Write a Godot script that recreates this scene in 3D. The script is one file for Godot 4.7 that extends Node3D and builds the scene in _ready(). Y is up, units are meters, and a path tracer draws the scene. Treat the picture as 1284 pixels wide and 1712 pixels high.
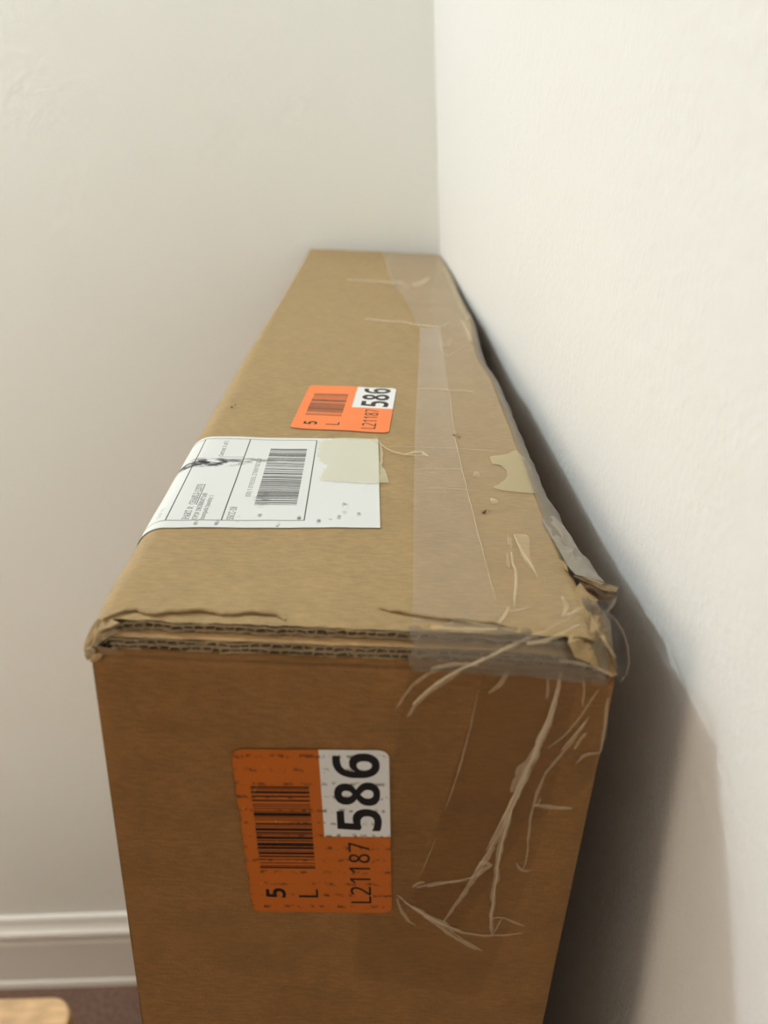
extends Node3D
# A long cardboard box, taped and worn, leans into the corner of a pale room. Units are metres, y is up.

const BOX_W := 0.1638
const BOX_L := 0.818
const BOX_H := 1.363
const LEAN := -0.098163            # the box leans towards the right wall
const BASE := Vector3(-0.1459, 0.0, 0.0)
const WALL_X := 0.0160             # the right wall at z = 0, and how much it closes in per metre
const WALL_K := 0.0411
const BACK_Z := -0.8401
const CEILING := 2.6
const ROOM_LEFT := -3.1
const ROOM_FRONT := 2.6
const SHIFT := Vector3(-BOX_W, BOX_H, 0.0)

var M := {}
var rng := RandomNumberGenerator.new()
var box: Node3D
var noise_a: FastNoiseLite
var noise_b: FastNoiseLite


func _ready() -> void:
	rng.seed = 7
	noise_a = make_noise(11, 1.0, 3)
	noise_b = make_noise(23, 1.0, 2)
	setup_view()
	setup_materials()
	build_room()
	build_box()
	build_stool()


func setup_view() -> void:
	var cam := Camera3D.new()
	cam.name = "camera"
	cam.fov = 64.38
	cam.near = 0.02
	var cb := Basis(Vector3(0.998592, -0.052994, -0.002274), Vector3(0.046541, 0.895940, -0.441730), Vector3(0.025446, 0.441002, 0.897145))
	cam.transform = Transform3D(cb.orthonormalized(), Vector3(-0.07658, 1.51610, 0.20557))
	var att := CameraAttributesPhysical.new()
	att.frustum_focal_length = 27.8
	att.frustum_focus_distance = 0.36
	att.exposure_aperture = 9.0
	cam.attributes = att
	cam.fov = 64.38
	add_child(cam)
	var we := WorldEnvironment.new()
	we.name = "environment"
	var e := Environment.new()
	e.background_mode = Environment.BG_COLOR
	e.background_color = Color(0.02, 0.02, 0.02)
	e.tonemap_mode = Environment.TONE_MAPPER_LINEAR
	e.tonemap_exposure = 1.0
	e.sdfgi_enabled = true
	e.ssao_enabled = true
	e.ssil_enabled = true
	we.environment = e
	add_child(we)
	M.white_paint = plain("white_paint", Color(0.91, 0.90, 0.88), 0.4)
	ceiling_lamp("ceiling_lamp", "round white flush ceiling lamp above the long cardboard box", Vector3(-1.3, CEILING, -0.57), 0.045, 0.93, Color(0.93, 0.985, 1.0))
	ceiling_lamp("ceiling_lamp", "round white flush ceiling lamp in the middle of the room", Vector3(-2.2, CEILING, 0.75), 0.40, 0.76, Color(1.0, 0.905, 0.80))


func ceiling_lamp(called: String, label: String, at: Vector3, radius: float, energy: float, tint: Color) -> void:
	var o := thing(called, label, "lamp", at)
	var prof: Array = [Vector2(0.0, 0.0), Vector2(radius + 0.035, 0.0), Vector2(radius + 0.035, -0.012), Vector2(radius + 0.012, -0.022), Vector2(radius, -0.016), Vector2(radius, -0.008), Vector2(0.0, -0.008)]
	commit("rim", lathe(prof, 40), M.white_paint, o)
	var gl := StandardMaterial3D.new()
	gl.resource_name = "lamp_glow"
	gl.albedo_color = Color(1, 1, 1)
	gl.emission_enabled = true
	gl.emission = tint
	gl.emission_energy_multiplier = 3.0
	commit("diffuser", lathe([Vector2(0.0, -0.0105), Vector2(radius * 0.985, -0.0105), Vector2(radius * 0.985, -0.0085), Vector2(0.0, -0.0085)], 40), gl, o)
	var l := OmniLight3D.new()
	l.name = "lamp_light"
	l.light_color = tint
	l.light_energy = energy
	l.light_size = radius
	l.omni_range = 12.0
	l.omni_attenuation = 2.0
	l.shadow_enabled = true
	l.position = Vector3(0, -0.04 - radius, 0)
	o.add_child(l)


# ------------------------------------------------------------------ helpers

func thing(called: String, label: String, category: String, at := Vector3.ZERO, group := "") -> Node3D:
	var o := Node3D.new()
	o.name = called
	if get_node_or_null(NodePath(called)):
		o.name = "%s_%03d" % [called, 1]
	add_child(o, true)
	o.position = at
	o.set_meta("label", label)
	o.set_meta("category", category)
	if group:
		o.set_meta("group", group)
	return o


func numbered(parent: Node, called: String) -> String:
	if parent.get_node_or_null(NodePath(called)) == null:
		return called
	var k := 1
	while parent.get_node_or_null(NodePath("%s_%03d" % [called, k])):
		k += 1
	return "%s_%03d" % [called, k]


func commit(called: String, st: SurfaceTool, mat: Material, parent: Node, at := Vector3.ZERO, label := "") -> MeshInstance3D:
	var o := MeshInstance3D.new()
	o.name = numbered(parent, called)
	st.generate_normals()
	o.mesh = st.commit()
	o.material_override = mat
	o.position = at
	o.cast_shadow = GeometryInstance3D.SHADOW_CASTING_SETTING_ON
	if label:
		o.set_meta("label", label)
	parent.add_child(o, true)
	return o


func structure(called: String, st: SurfaceTool, mat: Material) -> MeshInstance3D:
	var o := commit(called, st, mat, self)
	o.set_meta("kind", "structure")
	o.set_meta("label", called.replace("_", " "))
	return o


func begin() -> SurfaceTool:
	var st := SurfaceTool.new()
	st.begin(Mesh.PRIMITIVE_TRIANGLES)
	st.set_smooth_group(-1)
	return st


func make_noise(s: int, f: float, oct: int) -> FastNoiseLite:
	var n := FastNoiseLite.new()
	n.seed = s
	n.noise_type = FastNoiseLite.TYPE_SIMPLEX_SMOOTH
	n.frequency = f
	n.fractal_octaves = oct
	return n


# a quad whose corners run anticlockwise as seen from its front
func quad(st: SurfaceTool, a: Vector3, b: Vector3, c: Vector3, d: Vector3) -> void:
	for p in [a, c, b, a, d, c]:
		st.add_vertex(p)


func solid_box(st: SurfaceTool, lo: Vector3, hi: Vector3) -> void:
	var v := func(i: int) -> Vector3: return Vector3(hi.x if i & 1 else lo.x, hi.y if i & 2 else lo.y, hi.z if i & 4 else lo.z)
	for f in [[4, 5, 7, 6], [1, 0, 2, 3], [0, 4, 6, 2], [5, 1, 3, 7], [6, 7, 3, 2], [0, 1, 5, 4]]:
		quad(st, v.call(f[0]), v.call(f[1]), v.call(f[2]), v.call(f[3]))


# grid of points[row][column]; its front is the side from which columns run right and rows run down
func grid(st: SurfaceTool, pts: Array, uvs = null, smooth := true, cols = null) -> void:
	st.set_smooth_group(0 if smooth else -1)
	for i in pts.size() - 1:
		for j in pts[i].size() - 1:
			for k in [[0, 0], [0, 1], [1, 0], [0, 1], [1, 1], [1, 0]]:
				if uvs != null:
					st.set_uv(uvs[i + k[0]][j + k[1]])
				if cols != null:
					st.set_color(cols[i + k[0]][j + k[1]])
				st.add_vertex(pts[i + k[0]][j + k[1]])


func lathe(prof: Array, n: int) -> SurfaceTool:
	var st := begin()
	for k in prof.size() - 1:
		for i in n:
			var a := TAU * i / n
			var b := TAU * (i + 1) / n
			var p: Vector2 = prof[k]
			var q: Vector2 = prof[k + 1]
			var p0 := Vector3(p.x * cos(a), p.y, p.x * sin(a))
			var p1 := Vector3(p.x * cos(b), p.y, p.x * sin(b))
			var q0 := Vector3(q.x * cos(a), q.y, q.x * sin(a))
			var q1 := Vector3(q.x * cos(b), q.y, q.x * sin(b))
			if p.x > 0.0:
				for v in [p0, p1, q1]:
					st.add_vertex(v)
			if q.x > 0.0:
				for v in [p0, q1, q0]:
					st.add_vertex(v)
	return st


# an outline (seen from +y, running anticlockwise in x, -z) drawn down from top to bottom with a rounded upper edge
func slab(st: SurfaceTool, outline: PackedVector2Array, y0: float, y1: float, bevel: float) -> void:
	var rings: Array = []
	var steps := 5
	rings.append([outline, y0])
	for i in steps + 1:
		var a := PI / 2 * i / steps
		var ins := bevel * (1.0 - cos(a))
		var ring := PackedVector2Array()
		var n := outline.size()
		for k in n:
			var t := (outline[(k + 1) % n] - outline[(k + n - 1) % n]).normalized()
			ring.append(outline[k] + Vector2(-t.y, t.x) * ins)
		rings.append([ring, y1 - bevel + bevel * sin(a)])
	st.set_smooth_group(0)
	for r in rings.size() - 1:
		var n := outline.size()
		for k in n:
			var a2: Vector2 = rings[r][0][k]
			var b2: Vector2 = rings[r][0][(k + 1) % n]
			var c2: Vector2 = rings[r + 1][0][(k + 1) % n]
			var d2: Vector2 = rings[r + 1][0][k]
			var ya: float = rings[r][1]
			var yb: float = rings[r + 1][1]
			quad(st, Vector3(a2.x, ya, -a2.y), Vector3(b2.x, ya, -b2.y), Vector3(c2.x, yb, -c2.y), Vector3(d2.x, yb, -d2.y))
	st.set_smooth_group(-1)
	for cap in [[rings[-1][0], rings[-1][1], true], [rings[0][0], rings[0][1], false]]:
		var ring: PackedVector2Array = cap[0]
		var tri := Geometry2D.triangulate_polygon(ring)
		for i in range(0, tri.size(), 3):
			var p: Array = []
			for k in 3:
				p.append(Vector3(ring[tri[i + k]].x, cap[1], -ring[tri[i + k]].y))
			face_to(st, p[0], p[1], p[2], Vector3.UP if cap[2] else Vector3.DOWN)


# a triangle turned so that its front looks along n
func face_to(st: SurfaceTool, a: Vector3, b: Vector3, c: Vector3, n: Vector3) -> void:
	if (b - a).cross(c - a).dot(n) > 0.0:
		for p in [a, c, b]:
			st.add_vertex(p)
	else:
		for p in [a, b, c]:
			st.add_vertex(p)


func smooth(a: float, b: float, x: float) -> float:
	return smoothstep(a, b, x)


# ------------------------------------------------------------------ materials

func plain(called: String, c: Color, rough: float, spec := 0.5) -> StandardMaterial3D:
	var m := StandardMaterial3D.new()
	m.resource_name = called
	m.albedo_color = c
	m.roughness = rough
	m.metallic_specular = spec
	return m


func film(called: String, c: Color, alpha: float, rough: float) -> StandardMaterial3D:
	var m := plain(called, Color(c.r, c.g, c.b, alpha), rough)
	m.transparency = BaseMaterial3D.TRANSPARENCY_ALPHA
	m.cull_mode = BaseMaterial3D.CULL_DISABLED
	return m


func noise_tile(size: int, s: int, freq: float, oct: int, stretch := 1) -> Image:
	var n := FastNoiseLite.new()
	n.seed = s
	n.noise_type = FastNoiseLite.TYPE_SIMPLEX_SMOOTH
	n.frequency = freq
	n.fractal_octaves = oct
	var im := n.get_seamless_image(size / stretch, size, false, false, 0.2)
	if stretch > 1:
		im.resize(size, size, Image.INTERPOLATE_BILINEAR)
	im.convert(Image.FORMAT_L8)
	return im


# kraft paper: fine fibres that run across, blotches and flecks
func kraft_textures() -> Array:
	var size := 1024
	var fib := noise_tile(size, 3, 0.11, 3, 4).get_data()
	var fib2 := noise_tile(size, 31, 0.3, 2, 2).get_data()
	var blo := noise_tile(size, 5, 0.012, 4).get_data()
	var col := PackedByteArray()
	col.resize(size * size * 3)
	var hei := PackedByteArray()
	hei.resize(size * size)
	for i in size * size:
		var f := (fib[i] - 128) / 128.0
		var g := (fib2[i] - 128) / 128.0
		var b := (blo[i] - 128) / 128.0
		var v := 0.93 + 0.075 * f + 0.05 * g + 0.03 * b
		col[i * 3] = int(clampf(v * 255.0, 0, 255))
		col[i * 3 + 1] = int(clampf((v - 0.006 * b) * 255.0, 0, 255))
		col[i * 3 + 2] = int(clampf((v - 0.02 * b) * 255.0, 0, 255))
		hei[i] = int(clampf(128 + 60 * f + 34 * g, 0, 255))
	var r := RandomNumberGenerator.new()
	r.seed = 5
	for k in 260:                       # dark flecks and short fibres in the paper
		var x := r.randi_range(0, size - 9)
		var y := r.randi_range(0, size - 1)
		for j in r.randi_range(1, 5):
			var at := (y * size + x + j) * 3
			for ch in 3:
				col[at + ch] = int(col[at + ch] * 0.82)
	var ci := Image.create_from_data(size, size, false, Image.FORMAT_RGB8, col)
	var hi := Image.create_from_data(size, size, false, Image.FORMAT_L8, hei)
	hi.convert(Image.FORMAT_RGBA8)
	hi.bump_map_to_normal_map(5.0)
	return [ImageTexture.create_from_image(ci), ImageTexture.create_from_image(hi)]


func wall_normal() -> ImageTexture:
	var a := noise_tile(1024, 41, 0.05, 3).get_data()
	var b := noise_tile(1024, 43, 0.016, 2).get_data()
	var out := PackedByteArray()
	out.resize(a.size())
	for i in a.size():
		out[i] = int(clampf(128 + 0.55 * (a[i] - 128) + 0.5 * (b[i] - 128), 0, 255))
	var im := Image.create_from_data(1024, 1024, false, Image.FORMAT_L8, out)
	im.convert(Image.FORMAT_RGBA8)
	im.bump_map_to_normal_map(5.0)
	return ImageTexture.create_from_image(im)


func setup_materials() -> void:
	var kt := kraft_textures()
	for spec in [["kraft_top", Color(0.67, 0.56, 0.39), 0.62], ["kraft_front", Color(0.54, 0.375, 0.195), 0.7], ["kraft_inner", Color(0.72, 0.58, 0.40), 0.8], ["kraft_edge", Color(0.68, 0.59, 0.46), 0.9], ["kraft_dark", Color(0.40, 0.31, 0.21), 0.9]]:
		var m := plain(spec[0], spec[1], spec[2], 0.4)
		m.albedo_texture = kt[0]
		m.normal_enabled = true
		m.normal_texture = kt[1]
		m.normal_scale = 0.5
		m.uv1_triplanar = true
		m.uv1_scale = Vector3.ONE * 4.5
		m.vertex_color_use_as_albedo = true
		m.cull_mode = BaseMaterial3D.CULL_DISABLED
		M[spec[0]] = m
	var wn := wall_normal()
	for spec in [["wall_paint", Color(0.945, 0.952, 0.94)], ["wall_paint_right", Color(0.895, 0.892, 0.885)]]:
		var m := plain(spec[0], spec[1], 0.75, 0.35)
		m.normal_enabled = true
		m.normal_texture = wn
		m.normal_scale = 0.36
		m.uv1_triplanar = true
		m.uv1_scale = Vector3.ONE * 4.0
		M[spec[0]] = m
	M.ceiling_paint = plain("ceiling_paint", Color(0.92, 0.91, 0.89), 0.9)
	var fl := plain("floor_carpet", Color(0.52, 0.42, 0.37), 0.95, 0.2)
	var ft := NoiseTexture2D.new()
	ft.width = 512
	ft.height = 512
	ft.seamless = true
	ft.noise = make_noise(77, 0.05, 4)
	var ramp := Gradient.new()
	ramp.set_color(0, Color(0.78, 0.76, 0.75))
	ramp.set_color(1, Color(1, 1, 1))
	ft.color_ramp = ramp
	fl.albedo_texture = ft
	fl.uv1_triplanar = true
	fl.uv1_scale = Vector3.ONE * 3.0
	M.carpet = fl
	M.wood = wood_material("stool_wood", Color(0.93, 0.78, 0.60))
	M.wood_edge = wood_material("stool_wood_leg", Color(0.80, 0.58, 0.38))
	M.tape = film("clear_tape", Color(0.80, 0.68, 0.52), 0.03, 0.2)
	M.tape.metallic_specular = 0.36
	M.tape_double = film("clear_tape_double", Color(0.80, 0.68, 0.55), 0.02, 0.2)
	M.tape_double.metallic_specular = 0.4
	M.tape_front = film("clear_tape_front", Color(0.36, 0.21, 0.06), 0.11, 0.3)
	M.tape_over = film("clear_tape_over_edge", Color(0.52, 0.47, 0.40), 0.42, 0.3)
	M.tape_side = film("clear_tape_side", Color(0.56, 0.51, 0.44), 0.66, 0.28)
	M.tape_bulge = film("clear_tape_bulge", Color(0.26, 0.25, 0.24), 0.40, 0.27)
	M.crease = film("tape_crease", Color(0.93, 0.85, 0.70), 0.38, 0.32)
	M.crease_faint = film("tape_crease_faint", Color(0.93, 0.84, 0.70), 0.22, 0.35)
	M.yellow_tape = film("yellowed_tape", Color(0.88, 0.83, 0.66), 0.40, 0.35)
	M.yellow_tape_thin = film("yellowed_tape_thin", Color(0.91, 0.89, 0.76), 0.40, 0.35)
	M.laminate = plain("taped_paper", Color(0.55, 0.51, 0.45), 0.3)
	M.laminate.cull_mode = BaseMaterial3D.CULL_DISABLED


func wood_material(called: String, c: Color) -> StandardMaterial3D:
	var size := 512
	var a := noise_tile(size, 51, 0.03, 3, 8).get_data()
	var b := noise_tile(size, 57, 0.008, 3).get_data()
	var col := PackedByteArray()
	col.resize(size * size * 3)
	for i in size * size:
		var v := 0.9 + 0.09 * (a[i] - 128) / 128.0 + 0.08 * (b[i] - 128) / 128.0
		col[i * 3] = int(clampf(v * 255, 0, 255))
		col[i * 3 + 1] = int(clampf(v * 252, 0, 255))
		col[i * 3 + 2] = int(clampf(v * 246, 0, 255))
	var m := plain(called, c, 0.45)
	m.albedo_texture = ImageTexture.create_from_image(Image.create_from_data(size, size, false, Image.FORMAT_RGB8, col))
	m.uv1_triplanar = true
	m.uv1_scale = Vector3.ONE * 4.0
	return m


# ------------------------------------------------------------------ room

func wx(z: float) -> float:
	return WALL_X + WALL_K * z


func build_room() -> void:
	var t := 0.12
	var zb := BACK_Z
	var zf := ROOM_FRONT
	var st := begin()
	quad(st, Vector3(wx(zf), 0, zf), Vector3(wx(zb), 0, zb), Vector3(wx(zb), CEILING, zb), Vector3(wx(zf), CEILING, zf))
	quad(st, Vector3(wx(zb) + t, 0, zb), Vector3(wx(zf) + t, 0, zf), Vector3(wx(zf) + t, CEILING, zf), Vector3(wx(zb) + t, CEILING, zb))
	quad(st, Vector3(wx(zf), CEILING, zf), Vector3(wx(zb), CEILING, zb), Vector3(wx(zb) + t, CEILING, zb), Vector3(wx(zf) + t, CEILING, zf))
	quad(st, Vector3(wx(zf) + t, 0, zf), Vector3(wx(zb) + t, 0, zb), Vector3(wx(zb), 0, zb), Vector3(wx(zf), 0, zf))
	quad(st, Vector3(wx(zf) + t, 0, zf), Vector3(wx(zf), 0, zf), Vector3(wx(zf), CEILING, zf), Vector3(wx(zf) + t, CEILING, zf))
	quad(st, Vector3(wx(zb), 0, zb), Vector3(wx(zb) + t, 0, zb), Vector3(wx(zb) + t, CEILING, zb), Vector3(wx(zb), CEILING, zb))
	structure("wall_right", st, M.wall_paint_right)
	st = begin()
	solid_box(st, Vector3(ROOM_LEFT - t, 0, zb - t), Vector3(wx(zb) + t, CEILING, zb))
	structure("wall_back", st, M.wall_paint)
	st = begin()
	solid_box(st, Vector3(ROOM_LEFT - t, 0, zb), Vector3(ROOM_LEFT, CEILING, zf))
	structure("wall_left", st, M.wall_paint)
	st = begin()
	solid_box(st, Vector3(ROOM_LEFT - t, 0, zf), Vector3(wx(zf) + t, CEILING, zf + t))
	structure("wall_front", st, M.wall_paint)
	st = begin()
	solid_box(st, Vector3(ROOM_LEFT - t, -0.1, zb - t), Vector3(0.4, 0, zf + t))
	structure("floor", st, M.carpet)
	st = begin()
	solid_box(st, Vector3(ROOM_LEFT - t, CEILING, zb - t), Vector3(0.4, CEILING + 0.1, zf + t))
	structure("ceiling", st, M.ceiling_paint)
	baseboard("baseboard_back", Vector3(ROOM_LEFT, 0, zb), Vector3(wx(zb), 0, zb))
	baseboard("baseboard_right", Vector3(wx(zb), 0, zb), Vector3(wx(zf), 0, zf))


# a moulded skirting board swept from a to b; the room lies on its right when one walks from b to a
func baseboard(called: String, a: Vector3, b: Vector3) -> void:
	var along := (b - a).normalized()
	var out := along.cross(Vector3.UP) * -1.0
	if out.dot(Vector3(-1.2, 0, 0.9) - (a + b) / 2.0) < 0.0:
		out = -out
	var prof: Array = [Vector2(0.0, 0.186), Vector2(0.007, 0.184), Vector2(0.009, 0.176), Vector2(0.010, 0.168), Vector2(0.014, 0.160), Vector2(0.019, 0.156), Vector2(0.021, 0.150), Vector2(0.019, 0.143), Vector2(0.014, 0.138), Vector2(0.013, 0.128), Vector2(0.016, 0.120), Vector2(0.016, 0.018), Vector2(0.018, 0.0165), Vector2(0.0205, 0.012), Vector2(0.021, 0.0)]
	var st := begin()
	for k in prof.size() - 1:
		var p: Vector2 = prof[k]
		var q: Vector2 = prof[k + 1]
		var p0: Vector3 = a + out * p.x + Vector3.UP * p.y
		var p1: Vector3 = b + out * p.x + Vector3.UP * p.y
		var q0: Vector3 = a + out * q.x + Vector3.UP * q.y
		var q1: Vector3 = b + out * q.x + Vector3.UP * q.y
		face_to(st, p0, p1, q1, out + Vector3.UP * 0.3)
		face_to(st, p0, q1, q0, out + Vector3.UP * 0.3)
	structure(called, st, M.white_paint)


# ------------------------------------------------------------------ the box: its upper surface

func keyed(keys: Array, z: float) -> float:
	var d := -z
	if d <= keys[0].x:
		return keys[0].y
	for i in keys.size() - 1:
		if d <= keys[i + 1].x:
			return lerpf(keys[i].y, keys[i + 1].y, smoothstep(keys[i].x, keys[i + 1].x, d))
	return keys[-1].y


var radius_keys: Array = [Vector2(0, 0.004), Vector2(0.06, 0.011), Vector2(0.2, 0.012), Vector2(0.5, 0.003), Vector2(0.85, 0.003)]
var right_keys: Array = [Vector2(0.0, 0.1575), Vector2(0.04, 0.1592), Vector2(0.1, 0.1588), Vector2(0.2, 0.1595), Vector2(0.28, 0.1595), Vector2(0.34, 0.1565), Vector2(0.47, 0.1632), Vector2(0.71, 0.1622), Vector2(0.79, 0.1590), Vector2(0.818, 0.157)]


func height_at(z: float) -> float:
	return 0.0060 * (1.0 - smoothstep(0.25, 0.65, -z)) + 0.0012 * (1.0 - smoothstep(0.0, 0.06, -z))


func left_at(z: float) -> float:
	return -0.0002 - 0.415 * keyed(radius_keys, z) * smoothstep(0.0, 0.03, -z)


func right_at(z: float) -> float:
	return keyed(right_keys, z) + 0.0005 * noise_a.get_noise_2d(z * 60.0, 3.0)


# a point of the upper surface: q is the distance across, measured along the skin and round its edges
func skin(q: float, z: float, off := 0.0) -> Vector3:
	var r := keyed(radius_keys, z)
	var xl := left_at(z)
	var h := height_at(z) + 0.0003 * noise_b.get_noise_2d(q * 30.0, z * 22.0)
	var e := right_at(z)
	var rr := 0.0035
	if q < xl + r:
		var a := (xl + r - q) / r
		if a < PI / 2:
			return Vector3(xl + r - (r + off) * sin(a), h - r + (r + off) * cos(a), z)
		return Vector3(xl - off, h - r - (a - PI / 2) * r, z)
	if q > e - rr:
		var a := (q - e + rr) / rr
		if a < PI / 2:
			return Vector3(e - rr + (rr + off) * sin(a), h - rr + (rr + off) * cos(a), z)
		return Vector3(e + off, h - rr - (a - PI / 2) * rr, z)
	return Vector3(q, h + off, z)


func stain(x: float, y: float) -> Color:
	var v := 1.0 + 0.05 * noise_a.get_noise_2d(x * 9.0, y * 9.0) + 0.04 * noise_b.get_noise_2d(x * 40.0 + 9.0, y * 22.0)
	return Color(v, v * 0.995, v * 0.985).clamp()


func part(called: String, st: SurfaceTool, mat: Material, label := "") -> MeshInstance3D:
	return commit(called, st, mat, box, SHIFT, label)


func build_box() -> void:
	box = thing("cardboard_box", "long brown cardboard shipping box with worn taped edges leaning into the room corner", "box", BASE)
	box.rotation.z = LEAN
	var top := top_panel()
	front_panel()
	other_panels()
	corrugated_edges(top)
	torn_paper(top)
	labels()
	tape_on_top()
	tape_on_front()
	crushed_corner()


func front_z(x: float) -> float:
	return -0.0065 + 0.0009 * noise_a.get_noise_2d(x * 70.0, 5.0) + 0.0005 * noise_b.get_noise_2d(x * 260.0, 1.0)


func top_panel() -> MeshInstance3D:
	var st := begin()
	var zs: Array = []
	for i in 41:
		zs.append(-0.0)
	zs.clear()
	var z := 0.0
	while z > -BOX_L:
		zs.append(z)
		z -= 0.0025 if z > -0.03 else 0.006 if z > -0.3 else 0.014
	zs.append(-BOX_L)
	zs.reverse()
	var rows: Array = []
	var cols: Array = []
	for zi in zs:
		var row: Array = []
		var cr: Array = []
		var r := keyed(radius_keys, zi)
		var q0 := left_at(zi) + r - PI / 2 * r - 0.004
		var q1 := right_at(zi) - 0.0035 + 0.0035 * PI / 2 + 0.002
		for j in 97:
			var u := j / 96.0
			var q: float
			if j <= 20:
				q = lerpf(q0, 0.012, j / 20.0)
			elif j <= 86:
				q = lerpf(0.012, q1 - 0.008, (j - 20) / 66.0)
			else:
				q = lerpf(q1 - 0.008, q1, (j - 86) / 10.0)
			var w := smoothstep(-0.012, 0.0, zi)
			var zz: float = zi
			if zi > -0.012:
				zz = lerpf(-0.012, front_z(q), w)
			var p := skin(q, zz)
			row.append(p)
			cr.append(stain(p.x, p.z + p.y))
		rows.append(row)
		cols.append(cr)
	grid(st, rows, null, true, cols)
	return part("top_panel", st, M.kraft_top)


func front_panel() -> void:
	var st := begin()
	var rows: Array = []
	var cols: Array = []
	var ys: Array = []
	for i in 9:                                    # the folded upper edge
		ys.append(-1.0 + i / 8.0)
	var y := 0.0
	while y < 0.36:
		ys.append(y + 0.003)
		y += 0.006
	ys.append_array([0.5, 0.8, 1.1, BOX_H - 0.0055])
	for yv in ys:
		var row: Array = []
		var cr: Array = []
		for j in 61:
			var x := -0.0002 + (BOX_W + 0.0002) * j / 60.0
			var droop := 0.0035 * smoothstep(0.146, 0.1638, x) + 0.0004 * noise_a.get_noise_2d(x * 40.0, 8.0)
			var top_y := -0.0013 - droop
			var r := 0.0034
			var p: Vector3
			if yv < 0.0:
				var a: float = (yv + 1.0) * PI / 2
				p = Vector3(x, top_y - r + r * cos(a), -r + r * sin(a))
			else:
				p = Vector3(x, top_y - r - yv + 0.003, 0.0)
			if j == 0 or j == 60:
				p.z -= 0.0012
			elif j == 1 or j == 59:
				p.z -= 0.0003
			p.z += 0.0004 * noise_b.get_noise_2d(p.x * 25.0, p.y * 12.0) if yv > 0.02 else 0.0
			row.append(p)
			var c := stain(p.x + 3.0, p.y)
			var scuff := 1.0 - 0.20 * clampf(noise_a.get_noise_2d(p.x * 14.0 + 4.0, p.y * 55.0), 0, 1)
			cr.append(Color(c.r * scuff, c.g * scuff, c.b * scuff))
		rows.append(row)
		cols.append(cr)
	grid(st, rows, null, true, cols)
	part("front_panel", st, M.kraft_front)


func other_panels() -> void:
	var st := begin()
	var rows: Array = []
	for i in 12:                                   # left side, straight under the rounded edge
		var row: Array = []
		var k := i / 11.0
		for j in 40:
			var z := lerpf(-BOX_L, -0.0010, j / 39.0)
			var r := keyed(radius_keys, z)
			var y0 := height_at(z) - r - 0.003
			var y := lerpf(y0, -BOX_H + 0.0, k)
			row.append(Vector3(lerpf(left_at(z), -0.0002, smoothstep(0.0, 0.35, k)), y, z))
		rows.append(row)
	grid(st, rows)
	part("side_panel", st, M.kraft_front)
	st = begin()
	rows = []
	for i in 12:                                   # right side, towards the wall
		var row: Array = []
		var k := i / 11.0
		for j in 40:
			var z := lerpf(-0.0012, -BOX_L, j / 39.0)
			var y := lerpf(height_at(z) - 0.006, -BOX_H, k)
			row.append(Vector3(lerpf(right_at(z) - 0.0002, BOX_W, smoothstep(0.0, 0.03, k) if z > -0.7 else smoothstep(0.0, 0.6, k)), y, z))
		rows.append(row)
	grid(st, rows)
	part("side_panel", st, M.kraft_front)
	st = begin()
	quad(st, Vector3(0.155, -BOX_H, -BOX_L), Vector3(0.0, -BOX_H, -BOX_L), Vector3(0.0, -0.003, -BOX_L), Vector3(0.155, -0.003, -BOX_L))
	part("back_panel", st, M.kraft_front)
	st = begin()
	quad(st, Vector3(0, -BOX_H, -BOX_L), Vector3(BOX_W, -BOX_H, -BOX_L), Vector3(BOX_W, -BOX_H, 0), Vector3(0, -BOX_H, 0))
	part("bottom_panel", st, M.kraft_front)


# a paper sheet seen edge on: it follows pts in x and y, is `th` thick and reaches from z0 back by `deep`
func ply(st: SurfaceTool, pts: Array, z0: Callable, deep: float, th: float) -> void:
	for i in pts.size() - 1:
		var a: Vector2 = pts[i]
		var b: Vector2 = pts[i + 1]
		var n := Vector2(-(b - a).y, (b - a).x).normalized() * th * 0.5
		var za: float = z0.call(a.x)
		var zb: float = z0.call(b.x)
		var a0 := Vector3(a.x - n.x, a.y - n.y, za)
		var a1 := Vector3(a.x + n.x, a.y + n.y, za)
		var b0 := Vector3(b.x - n.x, b.y - n.y, zb)
		var b1 := Vector3(b.x + n.x, b.y + n.y, zb)
		var d := Vector3(0, 0, -deep)
		quad(st, a0, b0, b1, a1)
		quad(st, a1, b1, b1 + d, a1 + d)
		quad(st, b0, a0, a0 + d, b0 + d)


# the raw end of a double-wall board: three liners with two rows of flutes between, from x0 to x1
func raw_edge(st: SurfaceTool, x0: float, x1: float, mid: Callable, thick: float, z0: Callable, s: int, crush: float) -> void:
	var n := make_noise(s, 1.0, 2)
	var r := RandomNumberGenerator.new()
	r.seed = s
	var level := func(x: float, k: float) -> float:
		var squeeze := 1.0 - crush * clampf(n.get_noise_2d(x * 60.0, 40.0) + 0.2, 0.0, 1.0)
		return mid.call(x) + thick * squeeze * (k - 0.5) + 0.00045 * n.get_noise_2d(x * 150.0, k * 20.0)
	for k in [0.0, 0.5, 1.0]:
		var pts: Array = []
		var x := x0
		while x < x1:
			pts.append(Vector2(x, level.call(x, k)))
			x += 0.0009
		ply(st, pts, z0, 0.011, 0.00042 if k != 0.5 else 0.00036)
	for rowi in 2:
		var pts: Array = []
		var x := x0 + (0.0 if rowi == 0 else 0.0018)
		var up := rowi == 0
		var lo := 0.5 * rowi + 0.05
		var hi := 0.5 * rowi + 0.45
		while x < x1:
			var w := r.randf_range(0.0026, 0.0038)
			pts.append(Vector2(x, level.call(x, hi if up else lo)))
			pts.append(Vector2(x + w * 0.72, level.call(x + w * 0.72, (hi if up else lo))))
			x += w
			up = not up
		var zf := func(q: float) -> float: return z0.call(q) - 0.0004
		ply(st, pts, zf, 0.011, 0.0003)


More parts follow.
